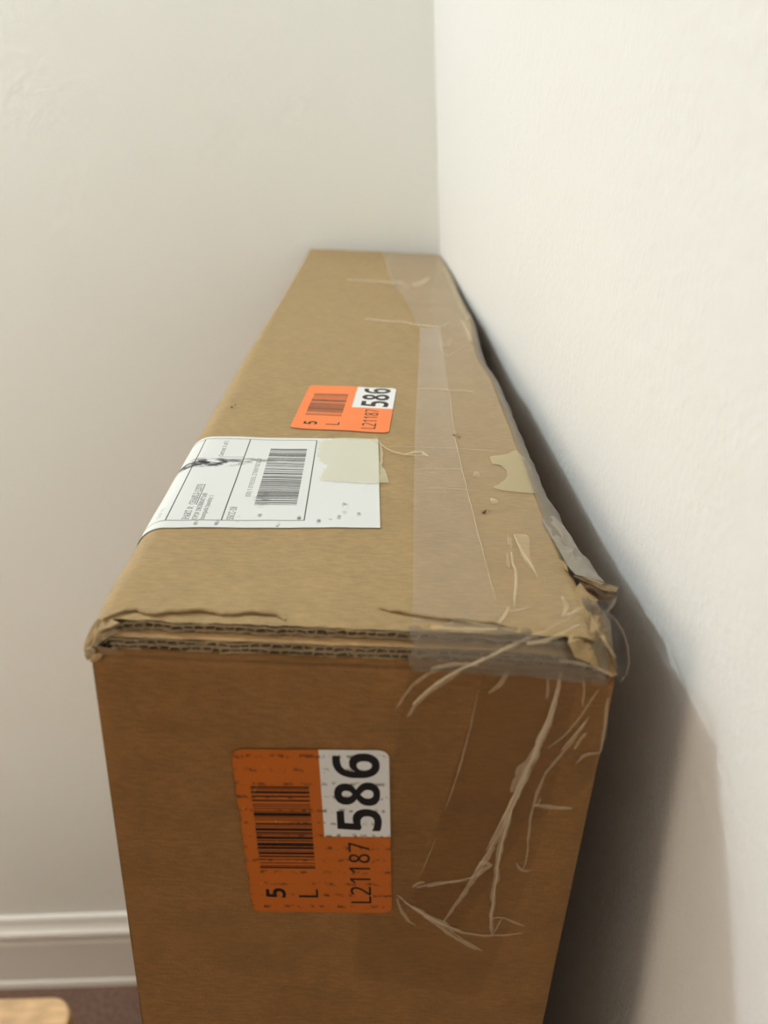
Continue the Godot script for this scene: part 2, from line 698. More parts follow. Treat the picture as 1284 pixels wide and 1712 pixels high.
func corrugated_edges(top: MeshInstance3D) -> void:
	var st := begin()
	var mid := func(x: float) -> float:
		return 0.0042 - 0.0080 * pow(clampf((0.012 - x) / 0.012, 0, 1), 1.6) - 0.0022 * smoothstep(0.10, 0.155, x)
	var zt := func(x: float) -> float: return front_z(x) + 0.0002
	raw_edge(st, 0.0005, 0.150, mid, 0.0045, zt, 101, 0.35)
	commit("corrugated_edge", st, M.kraft_edge, top)
	# the flap folded in under it
	st = begin()
	var mid2 := func(x: float) -> float:
		return 0.0004 - 0.0012 * smoothstep(0.13, 0.16, x)
	var z2 := func(x: float) -> float: return -0.0030 + 0.0005 * noise_a.get_noise_2d(x * 90.0, 15.0)
	var face: Array = []
	for k in 2:
		var row: Array = []
		for j in 80:
			var x := 0.0055 + (0.158 - 0.0055) * j / 79.0
			row.append(Vector3(x, mid2.call(x) + 0.0029 + (0.001 if k == 0 else 0.0), -0.06 if k == 0 else z2.call(x) + 0.0001))
		face.append(row)
	grid(st, face)
	var under: Array = []
	for k in 2:
		var row: Array = []
		for j in 80:
			var x := 0.0055 + (0.158 - 0.0055) * j / 79.0
			row.append(Vector3(x, mid2.call(x) - 0.0022, (z2.call(x) if k == 0 else -0.06)))
		under.append(row)
	grid(st, under)
	var flap := part("inner_flap", st, M.kraft_inner)
	st = begin()
	raw_edge(st, 0.0055, 0.158, mid2, 0.0045, z2, 202, 0.45)
	commit("corrugated_edge", st, M.kraft_edge, flap)


# pieces of the outer paper that have come loose beside the front edge
func torn_paper(top: MeshInstance3D) -> void:
	var cracks: Array = [
		[Vector2(0.00254, -0.00477), Vector2(0.00571, -0.00769), Vector2(0.00877, -0.00998), Vector2(0.01189, -0.01091), Vector2(0.01447, -0.00970), Vector2(0.01887, -0.00863), Vector2(0.02277, -0.01030), Vector2(0.02732, -0.01098), Vector2(0.03083, -0.01230), Vector2(0.03470, -0.01187), Vector2(0.03907, -0.01078), Vector2(0.04342, -0.01075), Vector2(0.04794, -0.01213), Vector2(0.05274, -0.01177), Vector2(0.05598, -0.01166), Vector2(0.05934, -0.00878)],
		[Vector2(0.08788, -0.01944), Vector2(0.09179, -0.01678), Vector2(0.09759, -0.01540), Vector2(0.10256, -0.01397), Vector2(0.10811, -0.01331), Vector2(0.11383, -0.01266), Vector2(0.12050, -0.01209), Vector2(0.12613, -0.01110), Vector2(0.13245, -0.00848)],
	]
	for ci in cracks.size():
		var line: Array = resample(cracks[ci], 0.0012)
		var st := begin()
		var rows: Array = [[], [], [], []]
		var n: int = line.size()
		for i in n:
			var p: Vector2 = line[i]
			p.y += 0.0004 * noise_a.get_noise_2d(p.x * 320.0, 70.0 + ci)
			var ends := minf(1.0, minf(i, n - 1 - i) / 7.0)
			var lift := (0.0005 + 0.0008 * clampf(noise_b.get_noise_2d(p.x * 60.0, 30.0 + ci) + 0.4, 0, 1)) * ends
			rows[0].append(skin(p.x, p.y - 0.0065, 0.00008))
			rows[1].append(skin(p.x, p.y - 0.0028, 0.0001 + lift * 0.45))
			rows[2].append(skin(p.x, p.y, 0.00015 + lift))
			rows[3].append(skin(p.x, p.y - 0.0004, lift * 0.3))
		grid(st, rows)
		commit("torn_paper", st, M.kraft_top, top)


func resample(line: Array, step: float) -> Array:
	var out: Array = [line[0]]
	for i in line.size() - 1:
		var d: float = line[i].distance_to(line[i + 1])
		var n := maxi(1, int(ceil(d / step)))
		for k in n:
			out.append(line[i].lerp(line[i + 1], (k + 1.0) / n))
	return out


# ------------------------------------------------------------------ print

# fills a text into a rectangle of pixels: the outline of the letters, stretched to fit it
func letter(im: Image, text: String, bold: bool, rect: Rect2, ink: Color, face := "Droid Sans") -> void:
	var f := SystemFont.new()
	f.font_names = PackedStringArray([face])
	f.font_weight = 700 if bold else 400
	var tm := TextMesh.new()
	tm.font = f
	tm.font_size = 64
	tm.depth = 0.0
	tm.curve_step = 1.0
	tm.text = text
	var arr := tm.get_mesh_arrays()
	var v: PackedVector3Array = arr[Mesh.ARRAY_VERTEX]
	var idx: PackedInt32Array = arr[Mesh.ARRAY_INDEX] if arr[Mesh.ARRAY_INDEX] != null else PackedInt32Array()
	if idx.is_empty():
		for i in v.size():
			idx.append(i)
	var lo := Vector2(INF, INF)
	var hi := -lo
	for p in v:
		lo = lo.min(Vector2(p.x, p.y))
		hi = hi.max(Vector2(p.x, p.y))
	var sc := rect.size / (hi - lo)
	var masks := {}
	for t in range(0, idx.size(), 3):
		var q: Array = []
		for k in 3:
			var p := v[idx[t + k]]
			q.append(Vector2(rect.position.x + (p.x - lo.x) * sc.x, rect.position.y + (hi.y - p.y) * sc.y))
		var area: float = (q[1] - q[0]).cross(q[2] - q[0])
		if absf(area) < 1e-6:
			continue
		var x0 := int(floor(minf(q[0].x, minf(q[1].x, q[2].x))))
		var x1 := int(ceil(maxf(q[0].x, maxf(q[1].x, q[2].x))))
		var y0 := int(floor(minf(q[0].y, minf(q[1].y, q[2].y))))
		var y1 := int(ceil(maxf(q[0].y, maxf(q[1].y, q[2].y))))
		for y in range(y0, y1):
			for x in range(x0, x1):
				var bits := 0
				for sidx in 4:
					var p := Vector2(x + 0.25 + 0.5 * (sidx & 1), y + 0.25 + 0.5 * (sidx >> 1))
					var a: float = (q[1] - q[0]).cross(p - q[0]) * signf(area)
					var b: float = (q[2] - q[1]).cross(p - q[1]) * signf(area)
					var c: float = (q[0] - q[2]).cross(p - q[2]) * signf(area)
					if a >= 0 and b >= 0 and c >= 0:
						bits |= 1 << sidx
				if bits:
					var key := Vector2i(x, y)
					masks[key] = masks.get(key, 0) | bits
	for key in masks:
		if key.x >= 0 and key.y >= 0 and key.x < im.get_width() and key.y < im.get_height():
			var m: int = masks[key]
			var cover := ((m & 1) + (m >> 1 & 1) + (m >> 2 & 1) + (m >> 3 & 1)) / 4.0
			im.set_pixelv(key, im.get_pixelv(key).lerp(ink, cover * ink.a))


# the orange sticker, read the right way up: 3 by 2 inches
func sticker_image(worn: bool) -> Image:
	var w := 936
	var h := 624
	var im := Image.create(w, h, false, Image.FORMAT_RGB8)
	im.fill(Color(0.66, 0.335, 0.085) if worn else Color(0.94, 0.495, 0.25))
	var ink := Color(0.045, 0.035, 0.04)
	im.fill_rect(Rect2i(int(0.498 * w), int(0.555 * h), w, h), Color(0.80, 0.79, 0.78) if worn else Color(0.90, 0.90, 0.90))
	letter(im, "586", true, Rect2(0.533 * w, 0.638 * h, 0.449 * w, 0.306 * h), ink)
	letter(im, "L21187", false, Rect2(0.065 * w, 0.712 * h, 0.394 * w, 0.144 * h), ink)
	letter(im, "5", true, Rect2(0.098 * w, 0.116 * h, 0.062 * w, 0.138 * h), ink)
	letter(im, "L", false, Rect2(0.101 * w, 0.345 * h, 0.055 * w, 0.136 * h), ink)
	# bars, from the bottom of the barcode to its top: bar and gap widths in turn
	var bars: Array = [2, 1, 1, 3, 1, 4, 1, 2.6, 2, 2, 3, 1.2, 1, 2, 3.2, 1, 4.4, 2, 1.6, 1.4, 3.6, 2, 1, 1, 2, 1.6, 3.6, 2, 1, 1.4, 2.2, 4, 1, 2, 1, 1.2, 4.6, 1.2, 1, 2.4, 1, 2, 1, 1.6, 1, 3.4, 2, 3.4, 2, 2.6, 3, 2, 1, 1, 2]
	var total := 0.0
	for b in bars:
		total += b
	var x := 0.293 * w
	var k := 0.500 * w / total
	for i in bars.size():
		var wd: float = bars[i] * k
		if i % 2 == 0:
			for px in range(int(floor(x)), int(ceil(x + wd))):
				var cover := clampf(minf(px + 1.0, x + wd) - maxf(px, x), 0, 1)
				for py in range(int(0.097 * h), int(0.477 * h)):
					im.set_pixel(px, py, im.get_pixel(px, py).lerp(ink, cover))
		x += wd
	if worn:                                        # dirt rubbed on where the flutes stand proud, every 6 mm
		var n1 := make_noise(61, 0.035, 3)
		var n2 := make_noise(67, 0.010, 2)
		var n3 := make_noise(71, 0.2, 2)
		for py in h:
			for px in w:
				var along: float = px / 72.0 + 0.06 * n2.get_noise_2d(px, py)
				var ridge := exp(-pow((along - floor(along) - 0.5) / 0.11, 2.0))
				var d := ridge * clampf(n1.get_noise_2d(px * 0.8, py) * 1.6 + n2.get_noise_2d(px * 2.0, py * 1.5) * 1.4 - 0.05, 0, 1) * clampf(0.75 + 0.9 * n3.get_noise_2d(px, py), 0, 1)
				d = clampf(d * 0.9, 0, 0.7)
				if d > 0.02:
					im.set_pixel(px, py, im.get_pixel(px, py).lerp(Color(0.14, 0.10, 0.05), d))
		var r := RandomNumberGenerator.new()
		r.seed = 9
		for i in 16:                                # small white chips
			var cx := r.randi_range(60, w - 60) if i > 3 else int(0.76 * w) + i * 9
			var cy := r.randi_range(4, 170) if i > 3 else int(0.115 * h) + i * 5
			for j in r.randi_range(4, 14):
				im.set_pixel(clampi(cx + r.randi_range(-5, 5), 0, w - 1), clampi(cy + r.randi_range(-3, 3), 0, h - 1), Color(0.86, 0.84, 0.8))
	return im


func smudge(im: Image, at: Vector2, size: Vector2, strength: float, s: int) -> void:
	var n := make_noise(s, 0.03, 4)
	for y in range(maxi(0, int(at.y - size.y)), mini(im.get_height(), int(at.y + size.y))):
		for x in range(maxi(0, int(at.x - size.x)), mini(im.get_width(), int(at.x + size.x))):
			var d := Vector2((x - at.x) / size.x, (y - at.y) / size.y).length()
			var k := clampf((1.0 - d) * 1.6, 0, 1) * clampf(0.35 + 1.6 * n.get_noise_2d(x, y * 0.6), 0, 1) * strength
			if k > 0.01:
				im.set_pixel(x, y, im.get_pixel(x, y).lerp(Color(0.16, 0.16, 0.17), k))


func rule(im: Image, a: Vector2, b: Vector2, wd: float, ink: Color) -> void:
	var lo := a.min(b) - Vector2(wd, wd) / 2
	var hi := a.max(b) + Vector2(wd, wd) / 2
	im.fill_rect(Rect2i(int(lo.x), int(lo.y), maxi(1, int(hi.x - lo.x)), maxi(1, int(hi.y - lo.y))), ink)


# the white shipping label, read the right way up: 4 by 6 inches
func shipping_image() -> Image:
	var w := 700
	var h := 1050
	var im := Image.create(w, h, false, Image.FORMAT_RGB8)
	im.fill(Color(0.855, 0.86, 0.855))
	var ink := Color(0.09, 0.09, 0.10)
	var xa := 0.066 * w
	var xb := 0.968 * w
	for y in [0.03, 0.416, 0.566, 0.790]:
		rule(im, Vector2(xa, y * h), Vector2(xb, y * h), 3.0, ink)
	rule(im, Vector2(xa, 0.03 * h), Vector2(xa, 0.79 * h), 3.0, ink)
	rule(im, Vector2(xb, 0.03 * h), Vector2(xb, 0.79 * h), 3.0, ink)
	rule(im, Vector2(0.735 * w, 0.495 * h), Vector2(0.735 * w, 0.566 * h), 2.0, ink)
	letter(im, "PART #:", false, Rect2(0.074 * w, 0.4575 * h, 0.118 * w, 0.0185 * h), ink, "Droid Serif")
	letter(im, "CHABLS-12070", false, Rect2(0.212 * w, 0.4575 * h, 0.203 * w, 0.0185 * h), ink, "Droid Serif")
	rule(im, Vector2(0.208 * w, 0.480 * h), Vector2(0.417 * w, 0.480 * h), 2.0, ink)
	letter(im, "UPC# 196388047149", false, Rect2(0.070 * w, 0.4845 * h, 0.250 * w, 0.0145 * h), ink, "Droid Serif")
	letter(im, "Innerpack Quantity: 1", false, Rect2(0.070 * w, 0.505 * h, 0.228 * w, 0.0165 * h), ink, "Droid Serif")
	letter(im, "Carton 1 of 1", false, Rect2(0.742 * w, 0.481 * h, 0.20 * w, 0.0145 * h), ink, "Droid Serif")
	letter(im, "SSCC-18", false, Rect2(0.072 * w, 0.577 * h, 0.115 * w, 0.020 * h), ink, "Droid Serif")
	letter(im, "(00) 1 0195555 2706918230 0", false, Rect2(0.29 * w, 0.6085 * h, 0.43 * w, 0.017 * h), Color(0.2, 0.2, 0.2, 0.8))
	letter(im, "SHIP TO", false, Rect2(0.10 * w, 0.385 * h, 0.09 * w, 0.012 * h), Color(0.3, 0.3, 0.3, 0.5))
	# the tall barcode
	var r := RandomNumberGenerator.new()
	r.seed = 418
	var x := 0.208 * w
	var y0 := int(0.642 * h)
	var y1 := int(0.762 * h)
	while x < 0.838 * w:
		var wd := r.randi_range(1, 3) * 2.3
		im.fill_rect(Rect2i(int(x), y0, int(ceil(wd * 0.9)), y1 - y0), Color(0.17, 0.17, 0.17))
		x += wd + r.randi_range(1, 3) * 2.6
	im.fill_rect(Rect2i(int(0.838 * w), y0, 9, y1 - y0), Color(0.15, 0.15, 0.15))
	smudge(im, Vector2(0.665 * w, 0.465 * h), Vector2(46, 130), 1.3, 81)
	smudge(im, Vector2(0.64 * w, 0.40 * h), Vector2(38, 110), 1.2, 82)
	smudge(im, Vector2(0.69 * w, 0.585 * h), Vector2(26, 60), 0.6, 83)
	smudge(im, Vector2(0.69 * w, 0.64 * h), Vector2(20, 40), 0.35, 84)
	smudge(im, Vector2(0.27 * w, 0.66 * h), Vector2(70, 30), 0.35, 85)
	for k in 9:
		smudge(im, Vector2((0.03 + 0.10 * r.randf()) * w, (0.5 + 0.055 * k) * h), Vector2(22, 8), 0.6, 90 + k)
	smudge(im, Vector2(0.2 * w, 0.9 * h), Vector2(60, 12), 0.5, 99)
	smudge(im, Vector2(0.07 * w, 0.86 * h), Vector2(10, 8), 0.8, 100)
	return im


func print_material(called: String, im: Image, rough: float) -> StandardMaterial3D:
	var m := plain(called, Color.WHITE, rough, 0.4)
	m.albedo_texture = ImageTexture.create_from_image(im)
	m.texture_repeat = false
	return m


# a sheet with rounded corners: at(u, v) places it, u to the right and v down, w and h its size, rough(v) moves its upper edge in
func sheet(st: SurfaceTool, at: Callable, w: float, h: float, radius: float, nu: int, nv: int, ragged := 0.0) -> void:
	var rows: Array = []
	var uvs: Array = []
	var us: Array = []
	for i in nu + 1:
		us.append(i / float(nu))
	for k in [0.15, 0.35, 0.65]:
		us.append(k * radius / w)
		us.append(1.0 - k * radius / w)
	us.append(radius / w)
	us.append(1.0 - radius / w)
	us.sort()
	for j in nv + 1:
		var row: Array = []
		var ur: Array = []
		for u in us:
			var x: float = u * w
			var d: float = maxf(0.0, radius - minf(x, w - x))
			var inset := radius - sqrt(maxf(0.0, radius * radius - d * d))
			var top := inset + ragged * clampf(noise_a.get_noise_2d(x * 700.0, 9.0) * 1.4 - 0.1, 0, 1)
			var v := lerpf(top / h, 1.0 - inset / h, j / float(nv))
			row.append(at.call(u, v))
			ur.append(Vector2(u, v))
		rows.append(row)
		uvs.append(ur)
	grid(st, rows, uvs)


func labels() -> void:
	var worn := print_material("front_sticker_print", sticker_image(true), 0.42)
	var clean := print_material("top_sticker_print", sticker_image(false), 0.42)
	var st := begin()
	# on the front it reads upwards: u runs up, v runs to the right
	var bl := Vector2(0.04696, -0.11540)
	var br := Vector2(0.09869, -0.11373)
	var tl := Vector2(0.04190, -0.03720)
	var tr := Vector2(0.09383, -0.03530)
	var on_front := func(u: float, v: float) -> Vector3:
		var p := bl.lerp(br, v).lerp(tl.lerp(tr, v), u)
		return Vector3(p.x, p.y, 0.0006)
	sheet(st, on_front, 0.0784, 0.0520, 0.0034, 40, 24, 0.0013)
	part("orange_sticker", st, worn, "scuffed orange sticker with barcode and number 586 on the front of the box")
	st = begin()
	var corners: Array = [Vector2(0.04179, -0.18425), Vector2(0.09234, -0.18270), Vector2(0.04608, -0.25627), Vector2(0.09716, -0.25792)]
	var on_top := func(u: float, v: float) -> Vector3:
		var p: Vector2 = corners[0].lerp(corners[1], v).lerp(corners[2].lerp(corners[3], v), u)
		return skin(p.x, p.y, 0.0004)
	sheet(st, on_top, 0.0784, 0.0520, 0.0034, 30, 20)
	part("orange_sticker", st, clean, "clean orange sticker with barcode and number 586 on top of the box")
	st = begin()
	var on_edge := func(u: float, v: float) -> Vector3:
		var t := 1.0 - v
		var near := -0.0774 + t * 0.0121
		var far := -0.1728 + t * 0.0094
		return skin(lerpf(0.0887, 0.0870, u) - t * 0.143, lerpf(near, far, u), 0.0004)
	sheet(st, on_edge, 0.0955, 0.143, 0.0006, 30, 90)
	part("shipping_label", st, print_material("shipping_label_print", shipping_image(), 0.5), "white shipping label with barcode wrapped over the left edge of the box")


# ------------------------------------------------------------------ tape

# a flat sheet on top of the box or on its front, cut to an outline of (x, z) or (x, y), with fine rows so that it follows the surface
func patch(outline: Array, on_top: bool, off: float, step := 0.006) -> SurfaceTool:
	var st := begin()
	st.set_smooth_group(0)
	var poly := PackedVector2Array(outline)
	var lo := poly[0]
	var hi := poly[0]
	for p in poly:
		lo = lo.min(p)
		hi = hi.max(p)
	var nx := int(ceil((hi.x - lo.x) / step))
	var ny := int(ceil((hi.y - lo.y) / step))
	for i in nx:
		for j in ny:
			var a := lo + Vector2(i, j) * step
			var cell := PackedVector2Array([a, a + Vector2(step, 0), a + Vector2(step, step), a + Vector2(0, step)])
			for piece in Geometry2D.intersect_polygons(cell, poly):
				var tri := Geometry2D.triangulate_polygon(piece)
				for t in range(0, tri.size(), 3):
					var v: Array = []
					for k in 3:
						var p: Vector2 = piece[tri[t + k]]
						v.append(skin(p.x, p.y, off) if on_top else Vector3(p.x, p.y, off))
					face_to(st, v[0], v[1], v[2], Vector3.UP if on_top else Vector3.BACK)
	return st


# a raised fold in the tape along a line, wd wide, tapering at both ends
func crease(line: Array, wd: float, on_top: bool, mat: Material, s := 0) -> void:
	var pts: Array = resample(line, 0.0014)
	var n := pts.size()
	var rows: Array = [[], [], [], [], []]
	for i in n:
		var a: Vector2 = pts[maxi(0, i - 1)]
		var b: Vector2 = pts[mini(n - 1, i + 1)]
		var d := (b - a).normalized()
		var side := Vector2(-d.y, d.x)
		var k := sin(PI * clampf((i + 0.4) / (n - 0.2), 0, 1))
		var half := wd * 0.5 * (0.25 + 0.75 * sqrt(k)) * (1.0 + 0.55 * noise_a.get_noise_2d(pts[i].x * 170.0, pts[i].y * 170.0 + s))
		var wob := side * wd * 0.25 * noise_b.get_noise_2d(pts[i].x * 120.0 + 5.0, pts[i].y * 120.0)
		for r in 5:
			var t := r / 2.0 - 1.0
			var p: Vector2 = pts[i] + wob + side * half * t
			var lift := 0.0007 + minf(0.0011, half * 0.7) * (1.0 - absf(t)) * (0.7 + 0.3 * noise_b.get_noise_2d(pts[i].x * 300.0, t))
			rows[r].append(skin(p.x, p.y, lift) if on_top else Vector3(p.x, p.y, lift))
	var st := begin()
	grid(st, rows)
	part("tape_crease", st, mat)


func tape_on_top() -> void:
	var main: Array = [Vector2(0.09935, -0.00990), Vector2(0.09987, -0.02648), Vector2(0.10144, -0.07055), Vector2(0.10342, -0.12756), Vector2(0.10592, -0.18868), Vector2(0.10887, -0.24824), Vector2(0.11225, -0.31227), Vector2(0.11696, -0.41436)]
	var back: Array = [Vector2(0.11696, -0.41436), Vector2(0.11070, -0.50790), Vector2(0.10589, -0.55752), Vector2(0.09856, -0.60493), Vector2(0.09287, -0.69135), Vector2(0.08882, -0.77795), Vector2(0.08508, -0.82211)]
	var left: Array = main + back
	for set_ in [["packing_tape", main], ["packing_tape", back]]:
		var outline: Array = set_[1].duplicate()
		var z1: float = outline[0].y
		var z0: float = maxf(outline[-1].y, -0.816)
		for i in outline.size():
			outline[i].y = maxf(outline[i].y, -0.816)
		var k := 40
		for i in k + 1:
			var z := lerpf(z0, z1, i / float(k))
			outline.append(Vector2(right_at(z) - 0.004, z))
		part("packing_tape", patch(outline, true, 0.0006), M.tape, "clear packing tape along the right of the box top")
	# a second layer up to the long straight tape edge
	var strip: Array = [Vector2(0.11696, -0.41436), Vector2(0.11225, -0.31227), Vector2(0.10887, -0.24824), Vector2(0.10586, -0.18693), Vector2(0.10342, -0.12756), Vector2(0.10144, -0.07055), Vector2(0.09987, -0.02648), Vector2(0.09941, -0.01163), Vector2(0.12761, -0.01365), Vector2(0.12787, -0.02668), Vector2(0.12744, -0.04744), Vector2(0.12704, -0.07278), Vector2(0.12653, -0.10207), Vector2(0.12592, -0.13668), Vector2(0.12579, -0.17416), Vector2(0.12696, -0.21926), Vector2(0.12841, -0.27455), Vector2(0.13046, -0.34642), Vector2(0.13268, -0.42397)]
	part("packing_tape", patch(strip, true, 0.0009), M.tape_double, "second layer of clear tape")
	crease([Vector2(0.13268, -0.42397), Vector2(0.13046, -0.34642), Vector2(0.12841, -0.27455), Vector2(0.12696, -0.21926), Vector2(0.12579, -0.17416), Vector2(0.12592, -0.13668), Vector2(0.12653, -0.10207), Vector2(0.12704, -0.07278), Vector2(0.12744, -0.04744), Vector2(0.12787, -0.02668), Vector2(0.13025, -0.02037)], 0.0006, true, M.crease, 1)
	var folds: Array = [
		[[Vector2(0.07510, -0.44489), Vector2(0.09087, -0.43921), Vector2(0.10835, -0.43627)], 0.0085, 1], [[Vector2(0.10740, -0.43606), Vector2(0.11896, -0.42971), Vector2(0.13363, -0.42417)], 0.006, 1], [[Vector2(0.13102, -0.41938), Vector2(0.13656, -0.43346), Vector2(0.14201, -0.44353)], 0.006, 0],
		[[Vector2(0.13369, -0.41783), Vector2(0.13150, -0.39707), Vector2(0.13183, -0.37442), Vector2(0.13391, -0.36059), Vector2(0.13836, -0.38684)], 0.0035, 0], [[Vector2(0.13041, -0.37233), Vector2(0.12920, -0.34619), Vector2(0.13331, -0.33403), Vector2(0.13843, -0.34785), Vector2(0.14436, -0.35906), Vector2(0.15071, -0.36371)], 0.0025, 0], [[Vector2(0.14979, -0.45671), Vector2(0.15332, -0.44147), Vector2(0.15408, -0.41371), Vector2(0.15192, -0.37643)], 0.0045, 1],
		[[Vector2(0.05327, -0.62583), Vector2(0.07007, -0.62356), Vector2(0.08799, -0.61834), Vector2(0.10216, -0.61225)], 0.016, 1], [[Vector2(0.10483, -0.63244), Vector2(0.10915, -0.60761), Vector2(0.11306, -0.57736)], 0.006, 0], [[Vector2(0.11822, -0.59724), Vector2(0.12627, -0.62481), Vector2(0.13604, -0.65359)], 0.010, 1], [[Vector2(0.15362, -0.69653), Vector2(0.15721, -0.65559), Vector2(0.16020, -0.61408)], 0.008, 0], [[Vector2(0.09163, -0.80552), Vector2(0.09417, -0.69907), Vector2(0.09808, -0.61767)], 0.004, 0],
		[[Vector2(0.10463, -0.18678), Vector2(0.11541, -0.18723), Vector2(0.12764, -0.18613), Vector2(0.14147, -0.18609), Vector2(0.15340, -0.18326)], 0.0008, 0], [[Vector2(0.08936, -0.16349), Vector2(0.10397, -0.16440), Vector2(0.12008, -0.16469), Vector2(0.13615, -0.16418), Vector2(0.14893, -0.16100)], 0.0012, 0], [[Vector2(0.10511, -0.13791), Vector2(0.11698, -0.13849), Vector2(0.12861, -0.13904)], 0.0009, 0], [[Vector2(0.10310, -0.11722), Vector2(0.11561, -0.11661), Vector2(0.12862, -0.11605), Vector2(0.14145, -0.11424)], 0.0009, 0], [[Vector2(0.11025, -0.25750), Vector2(0.12376, -0.25829), Vector2(0.14204, -0.25632)], 0.0035, 0],
		[[Vector2(0.08481, -0.17672), Vector2(0.08757, -0.16885), Vector2(0.09140, -0.16061), Vector2(0.09512, -0.15643), Vector2(0.09966, -0.15392), Vector2(0.10652, -0.15394), Vector2(0.11136, -0.15374)], 0.0012, 1], [[Vector2(0.09966, -0.15392), Vector2(0.10434, -0.15747), Vector2(0.10842, -0.15870), Vector2(0.11104, -0.15295)], 0.0032, 1], [[Vector2(0.07833, -0.17263), Vector2(0.08222, -0.17146), Vector2(0.08582, -0.16784), Vector2(0.08937, -0.16037)], 0.0016, 0],
		[[Vector2(0.13861, -0.07577), Vector2(0.13824, -0.07130), Vector2(0.13788, -0.06694)], 0.0011, 0], [[Vector2(0.13623, -0.05982), Vector2(0.13578, -0.05480), Vector2(0.13554, -0.04987)], 0.0013, 0], [[Vector2(0.13808, -0.06181), Vector2(0.13734, -0.05493), Vector2(0.13770, -0.04828), Vector2(0.13717, -0.04174), Vector2(0.13550, -0.03326), Vector2(0.13327, -0.02210)], 0.0011, 1], [[Vector2(0.13980, -0.07587), Vector2(0.13840, -0.06415)], 0.0005, 0],
		[[Vector2(0.13146, -0.02196), Vector2(0.13015, -0.01815), Vector2(0.12800, -0.01368), Vector2(0.12643, -0.01044)], 0.0010, 1], [[Vector2(0.13104, -0.01895), Vector2(0.13419, -0.02029), Vector2(0.13871, -0.02250)], 0.0014, 0], [[Vector2(0.12716, -0.01014), Vector2(0.12408, -0.00993), Vector2(0.12039, -0.01104), Vector2(0.11576, -0.01280), Vector2(0.11007, -0.01380), Vector2(0.10499, -0.01630)], 0.0010, 1], [[Vector2(0.11582, -0.01351), Vector2(0.11758, -0.01578), Vector2(0.12003, -0.01887)], 0.0009, 0],
		[[Vector2(0.14115, -0.07549), Vector2(0.14175, -0.06679), Vector2(0.14307, -0.05766), Vector2(0.14444, -0.05104), Vector2(0.14500, -0.04409)], 0.0012, 1], [[Vector2(0.15106, -0.03044), Vector2(0.15134, -0.02575), Vector2(0.15060, -0.02114), Vector2(0.14830, -0.01657)], 0.0018, 0], [[Vector2(0.14057, -0.05881), Vector2(0.14231, -0.05850)], 0.0012, 0], [[Vector2(0.12707, -0.00946), Vector2(0.12957, -0.00828), Vector2(0.13358, -0.00722)], 0.0016, 0],
		[[Vector2(0.15823, -0.03505), Vector2(0.15878, -0.03104), Vector2(0.15806, -0.02510), Vector2(0.15756, -0.01943)], 0.0008, 1], [[Vector2(0.14979, -0.01813), Vector2(0.15314, -0.02095), Vector2(0.15674, -0.02462)], 0.0010, 1],
	]
	for f in folds:
		crease(f[0], f[1], true, M.crease if f[2] else M.crease_faint, 3)
	for blob in [[Vector2(0.14068, -0.07545), Vector2(0.14360, -0.07621), Vector2(0.14599, -0.07492), Vector2(0.14639, -0.07151), Vector2(0.14531, -0.06474), Vector2(0.14428, -0.05821), Vector2(0.14437, -0.05192), Vector2(0.14465, -0.04579), Vector2(0.14341, -0.04875), Vector2(0.14183, -0.05395), Vector2(0.14116, -0.05977), Vector2(0.14089, -0.06719)], [Vector2(0.13141, -0.13658), Vector2(0.13321, -0.13540), Vector2(0.13354, -0.13071), Vector2(0.13177, -0.12919), Vector2(0.13005, -0.13101)], [Vector2(0.13529, -0.10819), Vector2(0.13774, -0.10724), Vector2(0.13866, -0.10439), Vector2(0.13640, -0.10243), Vector2(0.13507, -0.10405)]]:
		part("tape_bubble", patch(blob, true, 0.0011, 0.003), M.crease_faint)
	for speck in [[Vector2(0.12692, -0.18094)], [Vector2(0.13232, -0.09524)], [Vector2(0.00869, -0.21145)]]:      # small dents and bits stuck on the board
		var st := begin()
		var c: Vector2 = speck[0]
		for i in 7:
			var p := c + Vector2(rng.randf_range(-0.0016, 0.0016), rng.randf_range(-0.0022, 0.0022))
			var q := p + Vector2(rng.randf_range(-0.0012, 0.0012), rng.randf_range(-0.002, 0.002))
			var o := p + Vector2(rng.randf_range(-0.0012, 0.0012), rng.randf_range(-0.002, 0.002))
			face_to(st, skin(p.x, p.y, 0.0014), skin(q.x, q.y, 0.0007), skin(o.x, o.y, 0.0007), Vector3.UP)
		part("paper_chip", st, M.kraft_dark)
	# yellowed remnants
	part("yellowed_tape", patch(ragged([Vector2(0.05832, -0.16621), Vector2(0.06623, -0.17119), Vector2(0.07744, -0.17253), Vector2(0.08695, -0.17284), Vector2(0.08774, -0.14668), Vector2(0.08848, -0.11889), Vector2(0.08299, -0.11833), Vector2(0.07383, -0.11867), Vector2(0.06224, -0.12003), Vector2(0.06148, -0.12319), Vector2(0.06260, -0.12994), Vector2(0.06429, -0.13698), Vector2(0.05986, -0.14144), Vector2(0.05911, -0.14788)], 0.0006, 1), true, 0.0009, 0.004), M.yellow_tape_thin, "torn yellowed strip of tape on the white label")
	part("yellowed_tape", patch(ragged([Vector2(0.08816, -0.16973), Vector2(0.08940, -0.15426), Vector2(0.08890, -0.13825), Vector2(0.09083, -0.13294), Vector2(0.09214, -0.11927), Vector2(0.08848, -0.11889)], 0.0008, 2), true, 0.0009, 0.004), M.yellow_tape_thin)
